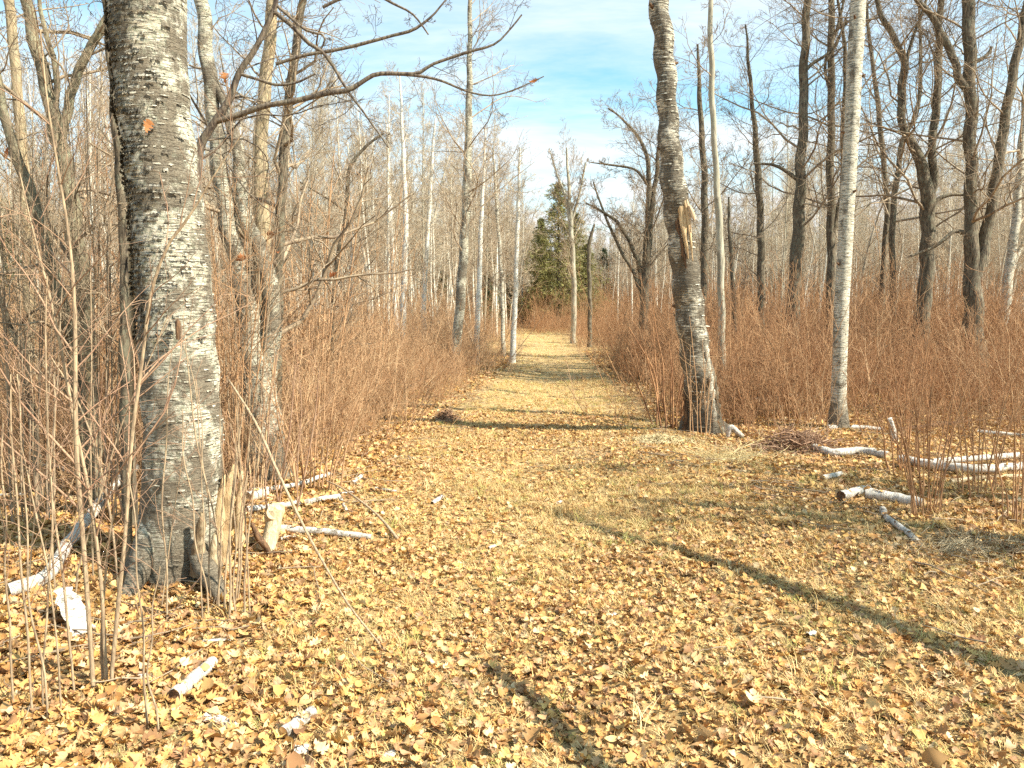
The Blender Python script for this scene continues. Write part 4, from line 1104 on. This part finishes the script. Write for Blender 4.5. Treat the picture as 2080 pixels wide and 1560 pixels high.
# ------------------------------------------------------------------ fallen logs and sticks
def log(px_pts, w, label, cat='log', name='birch_log', mt='log', cut=None, lift=0.0, sides=14, group=None, rough=.05, taper=.85, hs=None, seed=1):
    "a fallen stick traced on the ground; ends closed"
    Ps = []
    for k, (a, b) in enumerate(px_pts):
        h = (hs[k] if hs else lift)
        p = G(a, b, h)
        dist = p[1]; Ps.append([*p, w * .52 / F_PX * dist])
    Ps = np.array(Ps); Ps[:, 3] = np.mean(Ps[:, 3]) * np.linspace(1, taper, len(Ps))
    Ps[:, 2] += Ps[:, 3] * .95 + .006
    n = max(12, 8 * len(Ps)); q = resample(Ps, n)
    q[:, :3] += .12 * Ps[:, 3].mean() * np.stack([np.sin(np.arange(n) * .8 + seed), np.cos(np.arange(n) * .6 + seed), .5 * np.sin(np.arange(n) * 1.1)], 1)
    LOGTOP.append(q.copy()); c = q[n // 2, :3].copy(); d = norm(q[-1, :3] - q[0, :3])
    # local frame with Z along the stick so that the bark marks ring it
    R3 = np.array(Vector(d).to_track_quat('Z', 'Y').to_matrix())
    loc = (q[:, :3] - c) @ R3
    geo = Geo().tubes(loc, q[:, 3], sides, closed=False, rough=rough, seed=seed)
    e = thing(name, label, cat, c, group); e.rotation_euler = Matrix(R3.tolist()).to_euler()
    link('bark', geo.mesh('bark', M[mt]), e)
    kg = np.random.default_rng(seed + 900)
    for kk in range(1 if len(px_pts) < 3 else 2):
        i = int(kg.integers(n // 4, 3 * n // 4)); a = kg.uniform(0, 6.28); dd = np.array([math.cos(a), math.sin(a), .5]); rr = q[i, 3]
        kp = loc[i] + dd * np.array([rr * .7, rr * 1.15, rr * 1.5])[:, None]
        link('knot', Geo().tubes(kp, np.array([rr * .34, rr * .26, rr * .16]), 7, rough=.1, closed=True).mesh('knot', M['dark_wood']), e)
    for k, s_ in ((0, -1), (-1, 1)):
        th = np.arange(sides) * 2 * np.pi / sides; r = q[k, 3] * .97; cc = loc[k]
        T = norm(loc[1] - loc[0]) if k == 0 else norm(loc[-1] - loc[-2]); A = norm(np.cross(T, [0, 1, 0])); B = np.cross(T, A)
        ring = cc + r * (np.cos(th)[:, None] * A + np.sin(th)[:, None] * B)
        V = np.vstack([ring, cc - T * s_ * r * .15 + 0 * A]); F = [[j, (j + 1) % sides, sides, -1] for j in range(sides)]
        link('cut_end', Geo().add(V, F).mesh('cut_end', M['dark_wood' if (cut == 'dark' and k == 0) else 'fresh_wood'], False), e)
    return e
L_ = [
 ([(18, 1215), (95, 1185), (130, 1130), (190, 1050), (232, 995), (275, 958)], 23, 'long curving white birch log lying beside the huge birch', dict(hs=[0, .02, .04, .06, .1, .16], sides=20)),
 ([(52, 946), (130, 958), (205, 995)], 9, 'thin white stick crossing towards the curving log', dict(lift=.02)),
 ([(0, 1011), (55, 1008)], 7, 'short white stick at the picture edge below the thin crossing stick', {}),
 ([(355, 1428), (432, 1358)], 26, 'short hollow white birch log lying alone on the leaves in front', dict(cut='dark', sides=24, taper=.95)),
 ([(578, 1502), (636, 1458)], 25, 'stubby bright white birch piece nearest the camera', dict(sides=20, taper=.95)),
 ([(572, 1082), (660, 1088), (757, 1100)], 15, 'straight white birch stick beside the leaning cut log', dict(sides=18)),
 ([(570, 1100), (600, 1096)], 9, 'white stick end tucked under the straight white stick', {}),
 ([(502, 1043), (600, 1030), (690, 1014)], 13, 'whitish mottled stick, middle of the three behind the stump', {}),
 ([(505, 1004), (600, 990), (672, 966)], 10, 'whitish stick farthest behind the stump, half in the brush', dict(lift=.03)),
 ([(502, 1022), (538, 1012)], 22, 'thick white chunk close behind the splintered stump', {}),
 ([(690, 1014), (704, 1042)], 7, 'little white stick leaning off the mottled stick', dict(hs=[.08, 0])),
 ([(716, 988), (736, 970)], 9, 'small white stick lying alone at the brush edge', {}),
 ([(762, 996), (806, 1002)], 6, 'slim white sliver on the leaves near the brush edge', {}),
 ([(642, 1208), (700, 1204)], 6, 'slim grey twig piece among leaves below the straight white stick', {}),
 ([(1648, 916), (1690, 928), (1750, 924), (1804, 934)], 17, 'kinked birch log lying in front of the straight birch', dict(cut='dark')),
 ([(1828, 942), (1900, 955), (1990, 962), (2085, 955)], 19, 'longest fallen birch log, behind the red-stemmed shrub', dict(lift=.03)),
 ([(1895, 946), (1980, 938), (2068, 930)], 13, 'white birch log resting across behind the longest one', dict(lift=.06)),
 ([(1758, 1014), (1815, 1022), (1878, 1034)], 23, 'short white birch log with a black cut end beside the red-stemmed shrub', dict(cut='dark', sides=22)),
 ([(1708, 1018), (1762, 1000)], 19, 'stubby dark-ended birch log touching the black-ended one', dict(cut='dark')),
 ([(1792, 1042), (1806, 1062), (1838, 1085), (1866, 1110)], 14, 'crumbling crooked birch branch nearest on that side', dict(taper=.8, rough=.16)),
 ([(1680, 874), (1735, 873), (1792, 877)], 10, 'thin pale log at the foot of the straight birch', {}),
 ([(1985, 882), (2085, 890)], 9, 'thin pale log far behind the longest fallen log', {}),
 ([(1672, 978), (1708, 968)], 12, 'small grey birch stub with a bright end among the leaves', {}),
 ([(1530, 820), (1580, 812), (1630, 808)], 10, 'mossy grey log lying in brush behind the pair of birches', {}),
 ([(1822, 878), (1950, 862), (2085, 852)], 8, 'long dark rotten pole lying behind the fallen birches', dict(mt='dark_wood', name='rotten_pole')),
 ([(1930, 985), (2010, 975), (2085, 972)], 10, 'dull grey pole lying in shade before the longest log', dict(mt='dead_wood', name='dead_pole')),
 ([(1850, 1105), (1880, 1095), (1910, 1085)], 6, 'pale twig forking off beside the crumbling branch', dict(mt='dead_wood', name='fallen_branch')),
 ([(1905, 1450), (1960, 1428), (2010, 1412), (2085, 1408)], 6, 'bent tan branch on the leaves in the near corner', dict(mt='cane', name='fallen_branch')),
 ([(0, 1452), (90, 1446), (190, 1438)], 9, 'brown stick lying flat in the near corner by the canes', dict(mt='cane', name='fallen_branch')),
 ([(1200, 1288), (1245, 1275)], 5, 'grey twig lying on the open trail', dict(mt='dead_wood', name='fallen_branch')),
]
for i, (p, w, lab, kw) in enumerate(L_): log(p, w, lab, seed=i + 1, **kw)
# standing pale stick
def stick(pts, Y, label, mt, name='fallen_branch', cat='branch', sides=8, dY=0, base_ground=True):
    P, Rr = px_stem(pts, Y, 24, dY=dY); b = P[0].copy()
    e = link(name, Geo().tubes(P, Rr, sides, rough=.05, closed=True).mesh(name, M[mt], offset=b), None, tuple(b), label=label, category=cat)
    return e
stick([(1822, 908, 16), (1814, 875, 15), (1806, 850, 13)], 8.7, 'short white birch stake standing upright behind the fallen logs', 'log', 'birch_stake', 'stake')
stick([(1478, 888, 8), (1484, 868, 12), (1500, 880, 12), (1516, 894, 9)], 9.0, 'curled white root of bark beside the leaning birch', 'log', 'bark_curl', 'bark')
stick([(838, 1140, 9), (800, 1085, 7), (760, 1040, 5), (700, 995, 4), (660, 975, 2)], 5.0, 'thin dead stem slanting down onto the trail edge with a white tip', 'cane', dY=.8)
stick([(930, 1410, 3), (830, 1370, 3.5), (740, 1270, 4.5), (690, 1200, 5), (620, 1075, 6), (560, 950, 6.5), (520, 860, 6), (465, 772, 4)], 3.25, 'long thin tan cane leaning diagonally in front of the brush', 'cane', dY=.9)

# bark scraps and slab
def bark_sheet(px_pts, wpx, label, curl=.6, mt='log', lift=.01, seed=1, hs=None):
    g = np.random.default_rng(seed)
    Ps = np.array([G(a, b, lift if hs is None else hs[k]) for k, (a, b) in enumerate(px_pts)]); q = resample(Ps, 12)
    dist = np.linalg.norm(q[0] - [0, 0, EYE]); w = wpx * .5 / F_PX * dist
    d = norm(q[-1] - q[0]); sd = norm(np.cross(d, [0, 0, 1])); m = 8; V = []
    for k in range(12):
        ww = w * (1 + .18 * g.normal())
        for j in range(m):
            a = (j / (m - 1) - .5) * 2; V.append(q[k] + sd * ww * math.sin(a * curl * 1.6) / math.sin(curl * 1.6) + np.array([0, 0, w * .9 * (math.cos(a * curl * 1.6) - .3) * curl]) + g.normal(size=3) * .001)
    V = np.array(V); V2 = V - np.array([0, 0, .003])
    F = [[k * m + j, k * m + j + 1, (k + 1) * m + j + 1, (k + 1) * m + j] for k in range(11) for j in range(m - 1)]
    geo = Geo().add(V, F, 0).add(V2, [f[::-1] for f in F], 1)
    c = q[5]
    link('birch_bark', geo.mesh('birch_bark', [M[mt], M['inner_bark']], offset=c), None, tuple(c), label=label, category='bark')
bark_sheet([(128, 1200), (150, 1245), (172, 1292)], 34, 'wide white sheet of birch bark hanging onto leaves behind the canes', .5, hs=[.14, .08, 0], seed=4)
bark_sheet([(415, 1455), (450, 1462), (482, 1478)], 20, 'creamy curled bark scrap between the two near birch pieces', .9, seed=5)
bark_sheet([(598, 1525), (628, 1522)], 30, 'crumpled white bark scrap touching the nearest birch piece', .8, seed=6)
bark_sheet([(282, 1372), (310, 1380)], 16, 'small white bark scrap at the foot of the canes', .8, seed=7)
bark_sheet([(878, 1022), (898, 1008)], 12, 'white bark flake on the left half of the trail', .8, seed=8)
bark_sheet([(1128, 1024), (1140, 1018)], 9, 'white bark flake in the middle of the trail, farther one', .8, seed=9)
bark_sheet([(992, 1113), (1006, 1108)], 10, 'white bark flake in the middle of the trail, nearer one', .8, seed=10)
bark_sheet([(1236, 1250), (1250, 1246)], 9, 'pale bark chip beside the grey twig on the trail', .8, seed=11)
bark_sheet([(1640, 1289), (1655, 1284)], 14, 'tiny white bark chip near the long diagonal shadow', .8, seed=12)
bark_sheet([(780, 1540), (800, 1528)], 18, 'creamy bark chip at the very bottom of the view', .8, seed=13)
bark_sheet([(470, 1298), (412, 1302)], 9, 'slim pale bark strip in front of the huge birch', .7, seed=14)
bark_sheet([(690, 1002), (730, 998)], 8, 'white bark strip by the lone stick at the brush edge', .7, seed=15)

# leaning sawn log beside the huge birch
def sawn_log():
    a, b = at(540, 1140, 4.85), at(559, 1040, 4.95); a[2] = max(a[2], 0.0)
    P = resample(np.array([a, (a + b) / 2 + [0.01, 0, 0], b]), 14); base = a
    e = thing('sawn_log', 'short sawn log propped upright against debris, its pale oval cut face up', 'log', base)
    R0 = np.full(14, .052); link('bark', Geo().tubes(P, R0, 20, rough=.05, seed=4).mesh('bark', M['dead_wood'], offset=base), e)
    T = norm(b - a); c = b; nrm = norm(T + np.array([.55, -.95, .2])); A = norm(np.cross(nrm, [0, 1, 0])); B = np.cross(nrm, A)
    th = np.arange(24) * 2 * np.pi / 24; ring = c + (.052 * np.cos(th)[:, None] * A + .085 * np.sin(th)[:, None] * B) + nrm * .012
    V = np.vstack([ring, ring - nrm * .05, c + nrm * .014]); F = [[j, (j + 1) % 24, 48, -1] for j in range(24)] + [[24 + j, 24 + (j + 1) % 24, (j + 1) % 24, j] for j in range(24)]
    link('cut_face', Geo().add(V, F).mesh('cut_face', M['fresh_wood'], False, offset=base), e)
    geo = Geo()
    P, Rr = px_stem([(512, 1062, 8), (524, 1090, 16), (540, 1110, 14), (552, 1130, 6)], 4.8, 10); geo.tubes(P, Rr, 10, rough=.2, closed=True)
    link('rotten_collar', geo.mesh('rotten_collar', M['dark_wood'], offset=base), e)
sawn_log()
stick([(520, 1150, 46), (528, 1125, 36), (532, 1105, 18), (534, 1098, 3)], 4.9, 'low rotten brown stump between the huge birch and the sawn log', 'dead_wood', 'rotten_stump', 'stump', 14)
stick([(906, 858, 22), (908, 846, 20), (912, 838, 14), (914, 832, 4)], 10.7, 'small dark broken stump where the long shadow meets the brush', 'dark_wood', 'broken_stump', 'stump', 12)
stick([(1738, 985, 18), (1738, 970, 14), (1740, 958, 5)], 7.1, 'tiny black stub behind the stubby birch logs', 'dark_wood', 'broken_stump', 'stump', 10)

# heaps
def heap(c, rx, ry, h, n, L, mt, name, label, cat, r=.003, seed=1):
    g = np.random.default_rng(seed); x = g.normal(size=n) * rx * .5; y = g.normal(size=n) * ry * .5
    z = h * np.exp(-(x / rx) ** 2 * 2 - (y / ry) ** 2 * 2) * g.uniform(.2, 1, n)
    d = norm(np.c_[g.normal(size=(n, 2)), g.normal(size=n) * .35]); ll = L * g.uniform(.4, 1.2, n)
    s = np.linspace(-.5, .5, 4)[None, :, None]
    P = np.c_[x, y, z + .01][:, None] + d[:, None] * s * ll[:, None, None] + g.normal(size=(n, 4, 3)) * L * .05
    geo = Geo().tubes(P, np.full((n, 4), r) * g.uniform(.5, 1.4, n)[:, None], 3)
    # core mound
    th = np.linspace(0, 2 * np.pi, 25)[:-1]; V = [];
    for k, rr in enumerate((1, .8, .55, .3, .02)):
        V += [[rx * .85 * rr * math.cos(t_) * (1 + .12 * math.sin(3 * t_ + seed)), ry * .85 * rr * math.sin(t_), h * .62 * (1 - rr ** 1.5) - .02 + .02 * math.sin(5 * t_ + k)] for t_ in th]
    F = [[k * 24 + j, k * 24 + (j + 1) % 24, (k + 1) * 24 + (j + 1) % 24, (k + 1) * 24 + j] for k in range(4) for j in range(24)]
    geo.add(np.array(V), F)
    return link(name, geo.mesh(name, M[mt]), None, (c[0], c[1], float(gz(c[0], c[1]))), label=label, category=cat, kind='thing')
heap(G(1340, 890), .42, .17, .07, 500, .09, 'chips', 'chip_heap', 'low pale heap of chips and dry grass at the foot of the leaning birch', 'heap', .003, 3)
heap(G(1615, 915), .45, .25, .20, 420, .5, 'red_cane', 'bracken_heap', 'rust-brown heap of dead bracken before the straight birch', 'heap', .004, 4)
heap(G(1500, 935), .55, .2, .05, 130, .8, 'straw', 'straw_heap', 'loose straw stalks splayed between the leaning birch and the bracken heap', 'heap', .0022, 5)
heap(G(1950, 1120), .5, .25, .06, 300, .35, 'dead_wood', 'grass_heap', 'matted grey dead grass near the right-hand margin in half shade', 'heap', .002, 6)

heap(G(908, 856), .16, .14, .16, 160, .2, 'red_cane', 'bracken_heap', 'small rusty clump at the trail edge where the long curved shadow ends', 'heap', .004, 9)
# ------------------------------------------------------------------ near canes and shrubs
def cane_shrub(label, stems, Y, mt, tw='red_cane', seed=1, n1=6, lf=.22, name='cane_shrub', wpx=8, sides=8, foot=None, n2=3, t0=.25):
    g = np.random.default_rng(seed); geo = Geo(); tg = Geo(); base = None
    for i, st in enumerate(stems):
        pts = [(a, b, (w if w else wpx)) for a, b, w in st]; yy = Y + g.normal() * .08
        P, Rr = px_stem(pts, yy, 28)
        P[0, 2] = min(P[0, 2], float(gz(P[0, 0], P[0, 1])) - .01)
        if base is None: base = np.array([P[0, 0], P[0, 1], float(gz(P[0, 0], P[0, 1]))])
        P[:, :2] += (g.normal(size=2) * .004) * np.sin(np.arange(28) * .5 + i)[:, None]; Rr = Rr * .74
        geo.tubes(P, Rr, sides, rough=.04, seed=i)
        p1, r1 = grow(P[None], Rr[None], n1, t0, 1, 42, lf, 6, .12, .03, .008, .3, g, lmin=.12)
        tg.tubes(p1, np.maximum(r1, .0011), 4)
        p2, r2 = grow(p1, r1, n2, .2, 1, 42, .5, 4, .14, .02, .008, .5, g); tg.tubes(p2, np.maximum(r2, .0009), 3)
    e = thing(name, label, 'shrub', base)
    link('stem', geo.mesh('stem', M[mt], offset=base), e); link('crown', tg.mesh('crown', M[tw], offset=base), e)
    return e
def groundY(px, py): return float(G(px, py)[1])
Y1 = groundY(190, 1405)
cane_shrub('tall clump of tan canes rising close to the camera beside the short hollow log', [
    [(190, 1408, 15), (178, 1250, 15), (168, 1080, 15), (158, 930, 16), (152, 780, 14), (150, 640, 12), (140, 480, 9), (118, 330, 7), (96, 200, 6), (80, 60, 4)],
    [(214, 1345, 13), (205, 1180, 12), (180, 1000, 12), (150, 850, 11), (122, 700, 10), (100, 600, 9), (70, 480, 6), (40, 350, 4)],
    [(226, 1390, 13), (240, 1220, 14), (256, 1060, 12), (268, 900, 12), (285, 760, 11), (305, 600, 10), (340, 500, 9), (385, 440, 8), (440, 350, 5), (500, 260, 3)],
    [(205, 1330, 9), (215, 1150, 8), (235, 1010, 7), (240, 860, 5)],
    [(150, 1370, 8), (130, 1200, 8), (110, 1040, 7), (95, 850, 6), (92, 700, 5), (98, 560, 4)]], Y1, 'cane', seed=1, n1=16, n2=4, lf=.26)
cane_shrub('slim pale-barked sapling standing against the flank of the huge birch', [
    [(262, 1130, 22), (262, 1040, 20), (264, 940, 20), (268, 840, 18), (270, 740, 17), (268, 620, 16), (266, 500, 15), (262, 380, 13), (258, 250, 12), (256, 120, 11), (252, -20, 10)]],
    groundY(262, 1135) - .1, 'tan_bark', 'near_limb', seed=2, n1=14, lf=.1, name='sapling', sides=14, n2=4)
cane_shrub('thicket of upright reddish shoots in front of the huge birch\'s splintered foot', [
    [(430, 1235, 6), (425, 1100, 5), (415, 950, 4), (395, 800, 3), (370, 680, 2)], [(445, 1245, 6), (440, 1080, 5), (400, 900, 5), (385, 780, 4), (372, 640, 2)],
    [(455, 1255, 7), (462, 1120, 6), (475, 980, 5), (480, 880, 3)], [(465, 1270, 8), (468, 1150, 7), (470, 1040, 6), (486, 900, 4), (500, 800, 2)],
    [(474, 1265, 7), (484, 1150, 6), (492, 1020, 5), (512, 900, 3)], [(482, 1240, 6), (490, 1120, 6), (498, 1000, 4), (510, 860, 3)],
    [(440, 1225, 6), (450, 1100, 5), (452, 960, 4), (446, 800, 2)], [(420, 1215, 5), (400, 1100, 5), (380, 960, 4), (366, 830, 3)],
    [(495, 1200, 6), (505, 1080, 5), (520, 960, 4), (540, 820, 2)], [(478, 1250, 6), (476, 1100, 5), (478, 960, 4), (470, 860, 2)],
    [(410, 1200, 5), (412, 1050, 4), (410, 900, 3), (400, 770, 2)], [(505, 1185, 5), (498, 1050, 5), (488, 940, 4), (480, 830, 2)],
    [(340, 1245, 6), (334, 1100, 5), (332, 960, 5), (340, 840, 4), (350, 700, 2)], [(328, 1240, 5), (345, 1100, 4), (366, 960, 3), (380, 860, 2)]],
    3.95, 'cane', seed=3, n1=5, lf=.16, n2=2)
cane_shrub('sparse canes at the near corner beside the flat brown stick', [
    [(60, 1380, 8), (50, 1220, 8), (36, 1060, 7), (26, 900, 6), (20, 760, 4)], [(90, 1395, 8), (66, 1240, 7), (52, 1100, 6), (48, 920, 5), (30, 760, 4)],
    [(85, 1385, 7), (95, 1240, 7), (106, 1080, 6), (100, 920, 5), (96, 800, 3)], [(20, 1330, 8), (14, 1180, 7), (8, 1020, 6), (4, 860, 5)],
    [(120, 1400, 7), (112, 1260, 6), (85, 1100, 6), (60, 980, 5), (40, 900, 3)]], 2.95, 'cane', seed=4, n1=7)
cane_shrub('pair of short brown shoots beside the short hollow log', [
    [(298, 1440, 8), (292, 1330, 7), (284, 1220, 6), (276, 1100, 5), (262, 960, 4)], [(318, 1455, 7), (302, 1370, 6), (310, 1260, 5), (322, 1150, 3)]], 2.85, 'cane', seed=5, n1=6, lf=.3)
cane_shrub('crossing wiry shoots just behind the tall tan canes', [
    [(240, 1200, 7), (225, 1050, 7), (190, 900, 6), (150, 800, 5), (100, 720, 4)], [(150, 1180, 7), (200, 1020, 6), (240, 880, 5), (300, 740, 4), (340, 640, 3)],
    [(110, 1200, 6), (108, 1050, 6), (112, 900, 5), (108, 760, 4)], [(60, 1190, 6), (70, 1040, 5), (68, 880, 4), (60, 720, 3)], [(190, 1190, 6), (186, 1040, 6), (184, 880, 5), (186, 720, 4), (184, 560, 3)]],
    4.1, 'cane', seed=6, n1=9, lf=.3)
cane_shrub('wiry shoots rising behind the splintered stump into the brush', [
    [(560, 1080, 6), (575, 960, 6), (590, 860, 5), (600, 740, 3)], [(545, 1090, 6), (540, 960, 5), (548, 840, 4), (560, 720, 3)], [(590, 1085, 5), (620, 960, 5), (640, 840, 4), (650, 740, 2)],
    [(575, 1095, 5), (560, 980, 5), (545, 880, 4), (530, 780, 3)], [(605, 1075, 5), (604, 950, 4), (612, 830, 3), (600, 700, 2)]], 5.6, 'red_cane', seed=7, n1=9, lf=.3)
def fan(label, cx, cy, n, half, topy, tops, Y, mt, seed, w=5, n1=7, name='cane_shrub', lf=.22):
    g = np.random.default_rng(seed); stems = []
    for k in range(n):
        u = (k + .5) / n * 2 - 1; bx = cx + half * u * g.uniform(.5, 1); tx = cx + tops * u + g.normal() * 14; ty = topy + g.uniform(-60, 80)
        by = cy + g.uniform(-12, 14); mx = bx + (tx - bx) * .35 + g.normal() * 6
        stems.append([(bx, by, w * g.uniform(.8, 1.2)), (mx, by + (ty - by) * .5, w * .8), (tx, ty, w * .4)])
    return cane_shrub(label, stems, Y, mt, mt, seed=seed, n1=n1, lf=lf, name=name, n2=3)
fan('red-stemmed shrub fanning out over the short black-ended birch log', 1880, 1040, 15, 45, 740, 150, groundY(1880, 1045), 'red_brush', 11)
fan('bare reddish shrub rising at the end of the longest fallen log', 1985, 1000, 12, 50, 720, 120, groundY(1985, 1005), 'red_brush', 12)
fan('thin shrub beside the upright birch stake', 1835, 960, 8, 35, 700, 90, groundY(1835, 965), 'red_brush', 13)
fan('dark-stemmed shrub sprouting beside the leaning birch\'s foot at the trail', 1365, 855, 14, 45, 660, 120, 9.9, 'red_brush', 14)
fan('thin shrub in front of the leaning birch, seen against its trunk', 1425, 905, 7, 30, 700, 60, 8.8, 'brush', 15, w=3)
fan('spreading shrub between straight birch and bracken heap', 1640, 870, 10, 50, 700, 120, 10.0, 'red_brush', 16, w=4)
fan('wiry shrub at the view margin behind the grey dead grass', 2060, 1060, 9, 40, 780, 80, groundY(2060, 1065), 'red_brush', 17)
fan('tawny shrub with arching shoots behind the mottled birch sticks', 640, 1000, 14, 55, 760, 130, 6.4, 'brush', 18)
fan('tawny bush between the huge birch and the brush behind it', 520, 1020, 14, 50, 760, 110, 6.2, 'brush', 19)
fan('brown bush in shade behind the curving birch log', 110, 1010, 16, 80, 720, 160, 6.3, 'red_brush', 20)
fan('brown bush between the V-forked tree and the huge birch', 215, 960, 12, 50, 700, 110, 6.6, 'red_brush', 21)

fan('tall twiggy shrub filling the gap between the tan-barked tree and the snaking sapling', 620, 900, 12, 60, 330, 120, 9.0, 'brush', 31, n1=12, name='tall_shrub', lf=.3)
fan('tall brown shrub tangled before the grey forked birch', 470, 960, 9, 40, 420, 110, 6.0, 'red_brush', 32, w=4, n1=12, name='tall_shrub', lf=.3)
fan('tall shrub tangled behind the V-forked tree', 90, 900, 12, 90, 300, 170, 7.4, 'brush', 33, w=4, n1=12, name='tall_shrub', lf=.3)
fan('tall dark shrub between the V-forked tree and the huge birch', 225, 940, 8, 30, 260, 60, 6.6, 'red_brush', 34, w=4, n1=12, name='tall_shrub', lf=.28)
fan('dark tangle of twigs rising in front of the leaning grey stem', 60, 1010, 11, 70, 140, 120, 5.3, 'oak_twig', 36, w=5, n1=14, name='tall_shrub', lf=.3)
fan('dark upright shrub between the V-forked tree and the slim pale-barked sapling', 205, 1020, 9, 40, 120, 80, 5.5, 'oak_twig', 37, w=5, n1=14, name='tall_shrub', lf=.26)
fan('dark twiggy shrub behind the arched cane', 500, 990, 9, 40, 260, 110, 6.4, 'oak_twig', 38, w=4.5, n1=14, name='tall_shrub', lf=.3)
fan('tall shrub before the thick white birch', 760, 800, 10, 60, 420, 110, 12.5, 'brush', 35, w=3.5, n1=12, name='tall_shrub', lf=.3)
# withered leaves still hanging near the huge birch
for i, (a, b, Y, s_, lab) in enumerate(((459, 160, 5.1, .07, 'rust-red leaf dangling in the sky under the arching limb'), (297, 258, 4.2, .07, 'rust leaf cluster stuck on the huge birch trunk, upper one'),
        (8, 312, 5.4, .09, 'dark red withered leaf hanging at the picture edge'), (548, 474, 6.6, .07, 'rust leaf hanging beside the tan-barked tree'), (490, 525, 6.5, .08, 'orange leaf hanging before the grey forked birch'),
        (680, 560, 7.5, .09, 'orange leaf hanging low before the white birches'), (565, 514, 6.9, .05, 'small yellow leaf on the thin dark knobbly trunk'), (1082, 166, 5.1, .05, 'lone leaf at the tip of the arching limb over the trail'))):
    o = link('hanging_leaf', LM[i % 6].copy(), None, tuple(at(a, b, Y)), label=lab, category='leaf')
    o.data.materials.clear(); o.data.materials.append(M['red_leaf']); o.scale = (s_ * 1.1,) * 3; o.rotation_euler = (1.2 + .3 * i, .5 * i, 1.1 * i)

# ------------------------------------------------------------------ trees outside the frame whose shadows cross the ground
def off_tree(pts, rad, label, seed, twigs=None, bark='oak'):
    P = np.array(pts, float); P[0, 2] = float(gz(P[0, 0], P[0, 1])) - .05; q = resample(np.c_[P, rad], 40); g = np.random.default_rng(seed)
    base = q[0, :3]; e = thing('bare_tree', label, 'tree', base)
    link('trunk', Geo().tubes(q[:, :3], q[:, 3], 14, rough=.08, seed=seed).mesh('trunk', M[bark], offset=base), e)
    c = crown_from([(q[:, :3], q[:, 3], .35, 1, (twigs or 12))], g, ang=55, lf=.2, wob=.2, up=.05, n2=4, n3=3, rf=.012, tw=.003)
    link('crown', c.mesh('crown', M['oak_twig'], offset=base), e)
off_tree([[3.75, 1.0, 0], [4.25, 1.9, 1.6], [4.8, 2.9, 3.3], [5.6, 4.05, 5.3]], [.10, .085, .07, .03], 'leaning tree outside the view that throws the long diagonal shadow', 5, 7)
off_tree([[1.15, 1.1, 0], [1.55, 1.75, 1.1], [2.05, 2.45, 2.2]], [.05, .045, .03], 'thin sapling outside the view beside the camera', 6, 4)
off_tree([[9.5, 2.0, 0], [9.6, 2.2, 3], [9.4, 2.6, 6], [9.8, 2.9, 9]], [.16, .13, .10, .03], 'oak standing outside the view beyond the leaning tree', 7, 30)
off_tree([[8.2, 4.2, 0], [8.1, 4.1, 2.5], [8.4, 4.2, 5], [8.2, 4.0, 7.5]], [.10, .09, .07, .02], 'small oak standing outside the view by the margin', 8, 30)
off_tree([[5.7, 3.7, 0], [5.6, 3.9, 2], [5.9, 3.8, 4], [5.7, 4.0, 5.5]], [.05, .045, .03, .01], 'twiggy sapling outside the view whose branches dapple the leaves', 9, 44)
off_tree([[6.6, 5.4, 0], [6.5, 5.2, 2], [6.7, 5.5, 4.5], [6.5, 5.3, 6]], [.07, .06, .04, .01], 'bushy young tree outside the view behind the twiggy sapling', 10, 44)
# fallen twigs strewn off the trail, too many to count
g = np.random.default_rng(515); n = 1500
y = np.sqrt(g.uniform(2.6 ** 2, 13 ** 2, n)); x = g.uniform(-.70, .70, n) * y
kk = (x < trail_l(y) + .5) | (x > trail_r(y) - 1.0) | (g.uniform(size=n) < .12); x, y = x[kk], y[kk]; n = len(x)
th = g.uniform(0, 6.28, n); ll = g.uniform(.08, .5, n); t5 = np.linspace(-.5, .5, 5)[None]
P = np.stack([x[:, None] + np.cos(th)[:, None] * ll[:, None] * t5, y[:, None] + np.sin(th)[:, None] * ll[:, None] * t5, np.zeros((n, 5))], -1) + g.normal(size=(n, 5, 3)) * .008
P[..., 2] = gz(P[..., 0], P[..., 1]) + .028 + np.abs(g.normal(size=(n, 5))) * .008
link('fallen_twigs', Geo().tubes(P, g.uniform(.0015, .0045, n)[:, None] * np.linspace(1.2, .6, 5)[None], 4).mesh('fallen_twigs', M['oak_twig']), kind='stuff', label='thin fallen twigs strewn over the leaves off the trail')
g = np.random.default_rng(4242)
for Q in LOGTOP:
    n = int(np.clip(len(Q) * .25, 2, 7)); k = g.integers(0, len(Q), n); q = Q[k]
    off = g.normal(size=(n, 2)) * q[:, 3:4] * .6
    batches.append((np.c_[q[:, 0] + off[:, 0], q[:, 1] + off[:, 1], q[:, 2] + q[:, 3] * .9], np.c_[g.normal(size=(n, 2)) * .5, g.uniform(0, 6.28, n)], g.uniform(.03, .06, n)))
pts, rot, s = (np.concatenate([b[i] for b in batches]) for i in range(3))
scatter('leaf_litter', pts, rot, s, g.integers(0, 10, len(pts)), leaf_objs[:10], kind='stuff', label='fallen oak and birch leaves carpeting the ground')
print('objects', len(bpy.data.objects), 'tris', sum(len(m.polygons) * 2 for m in bpy.data.meshes))
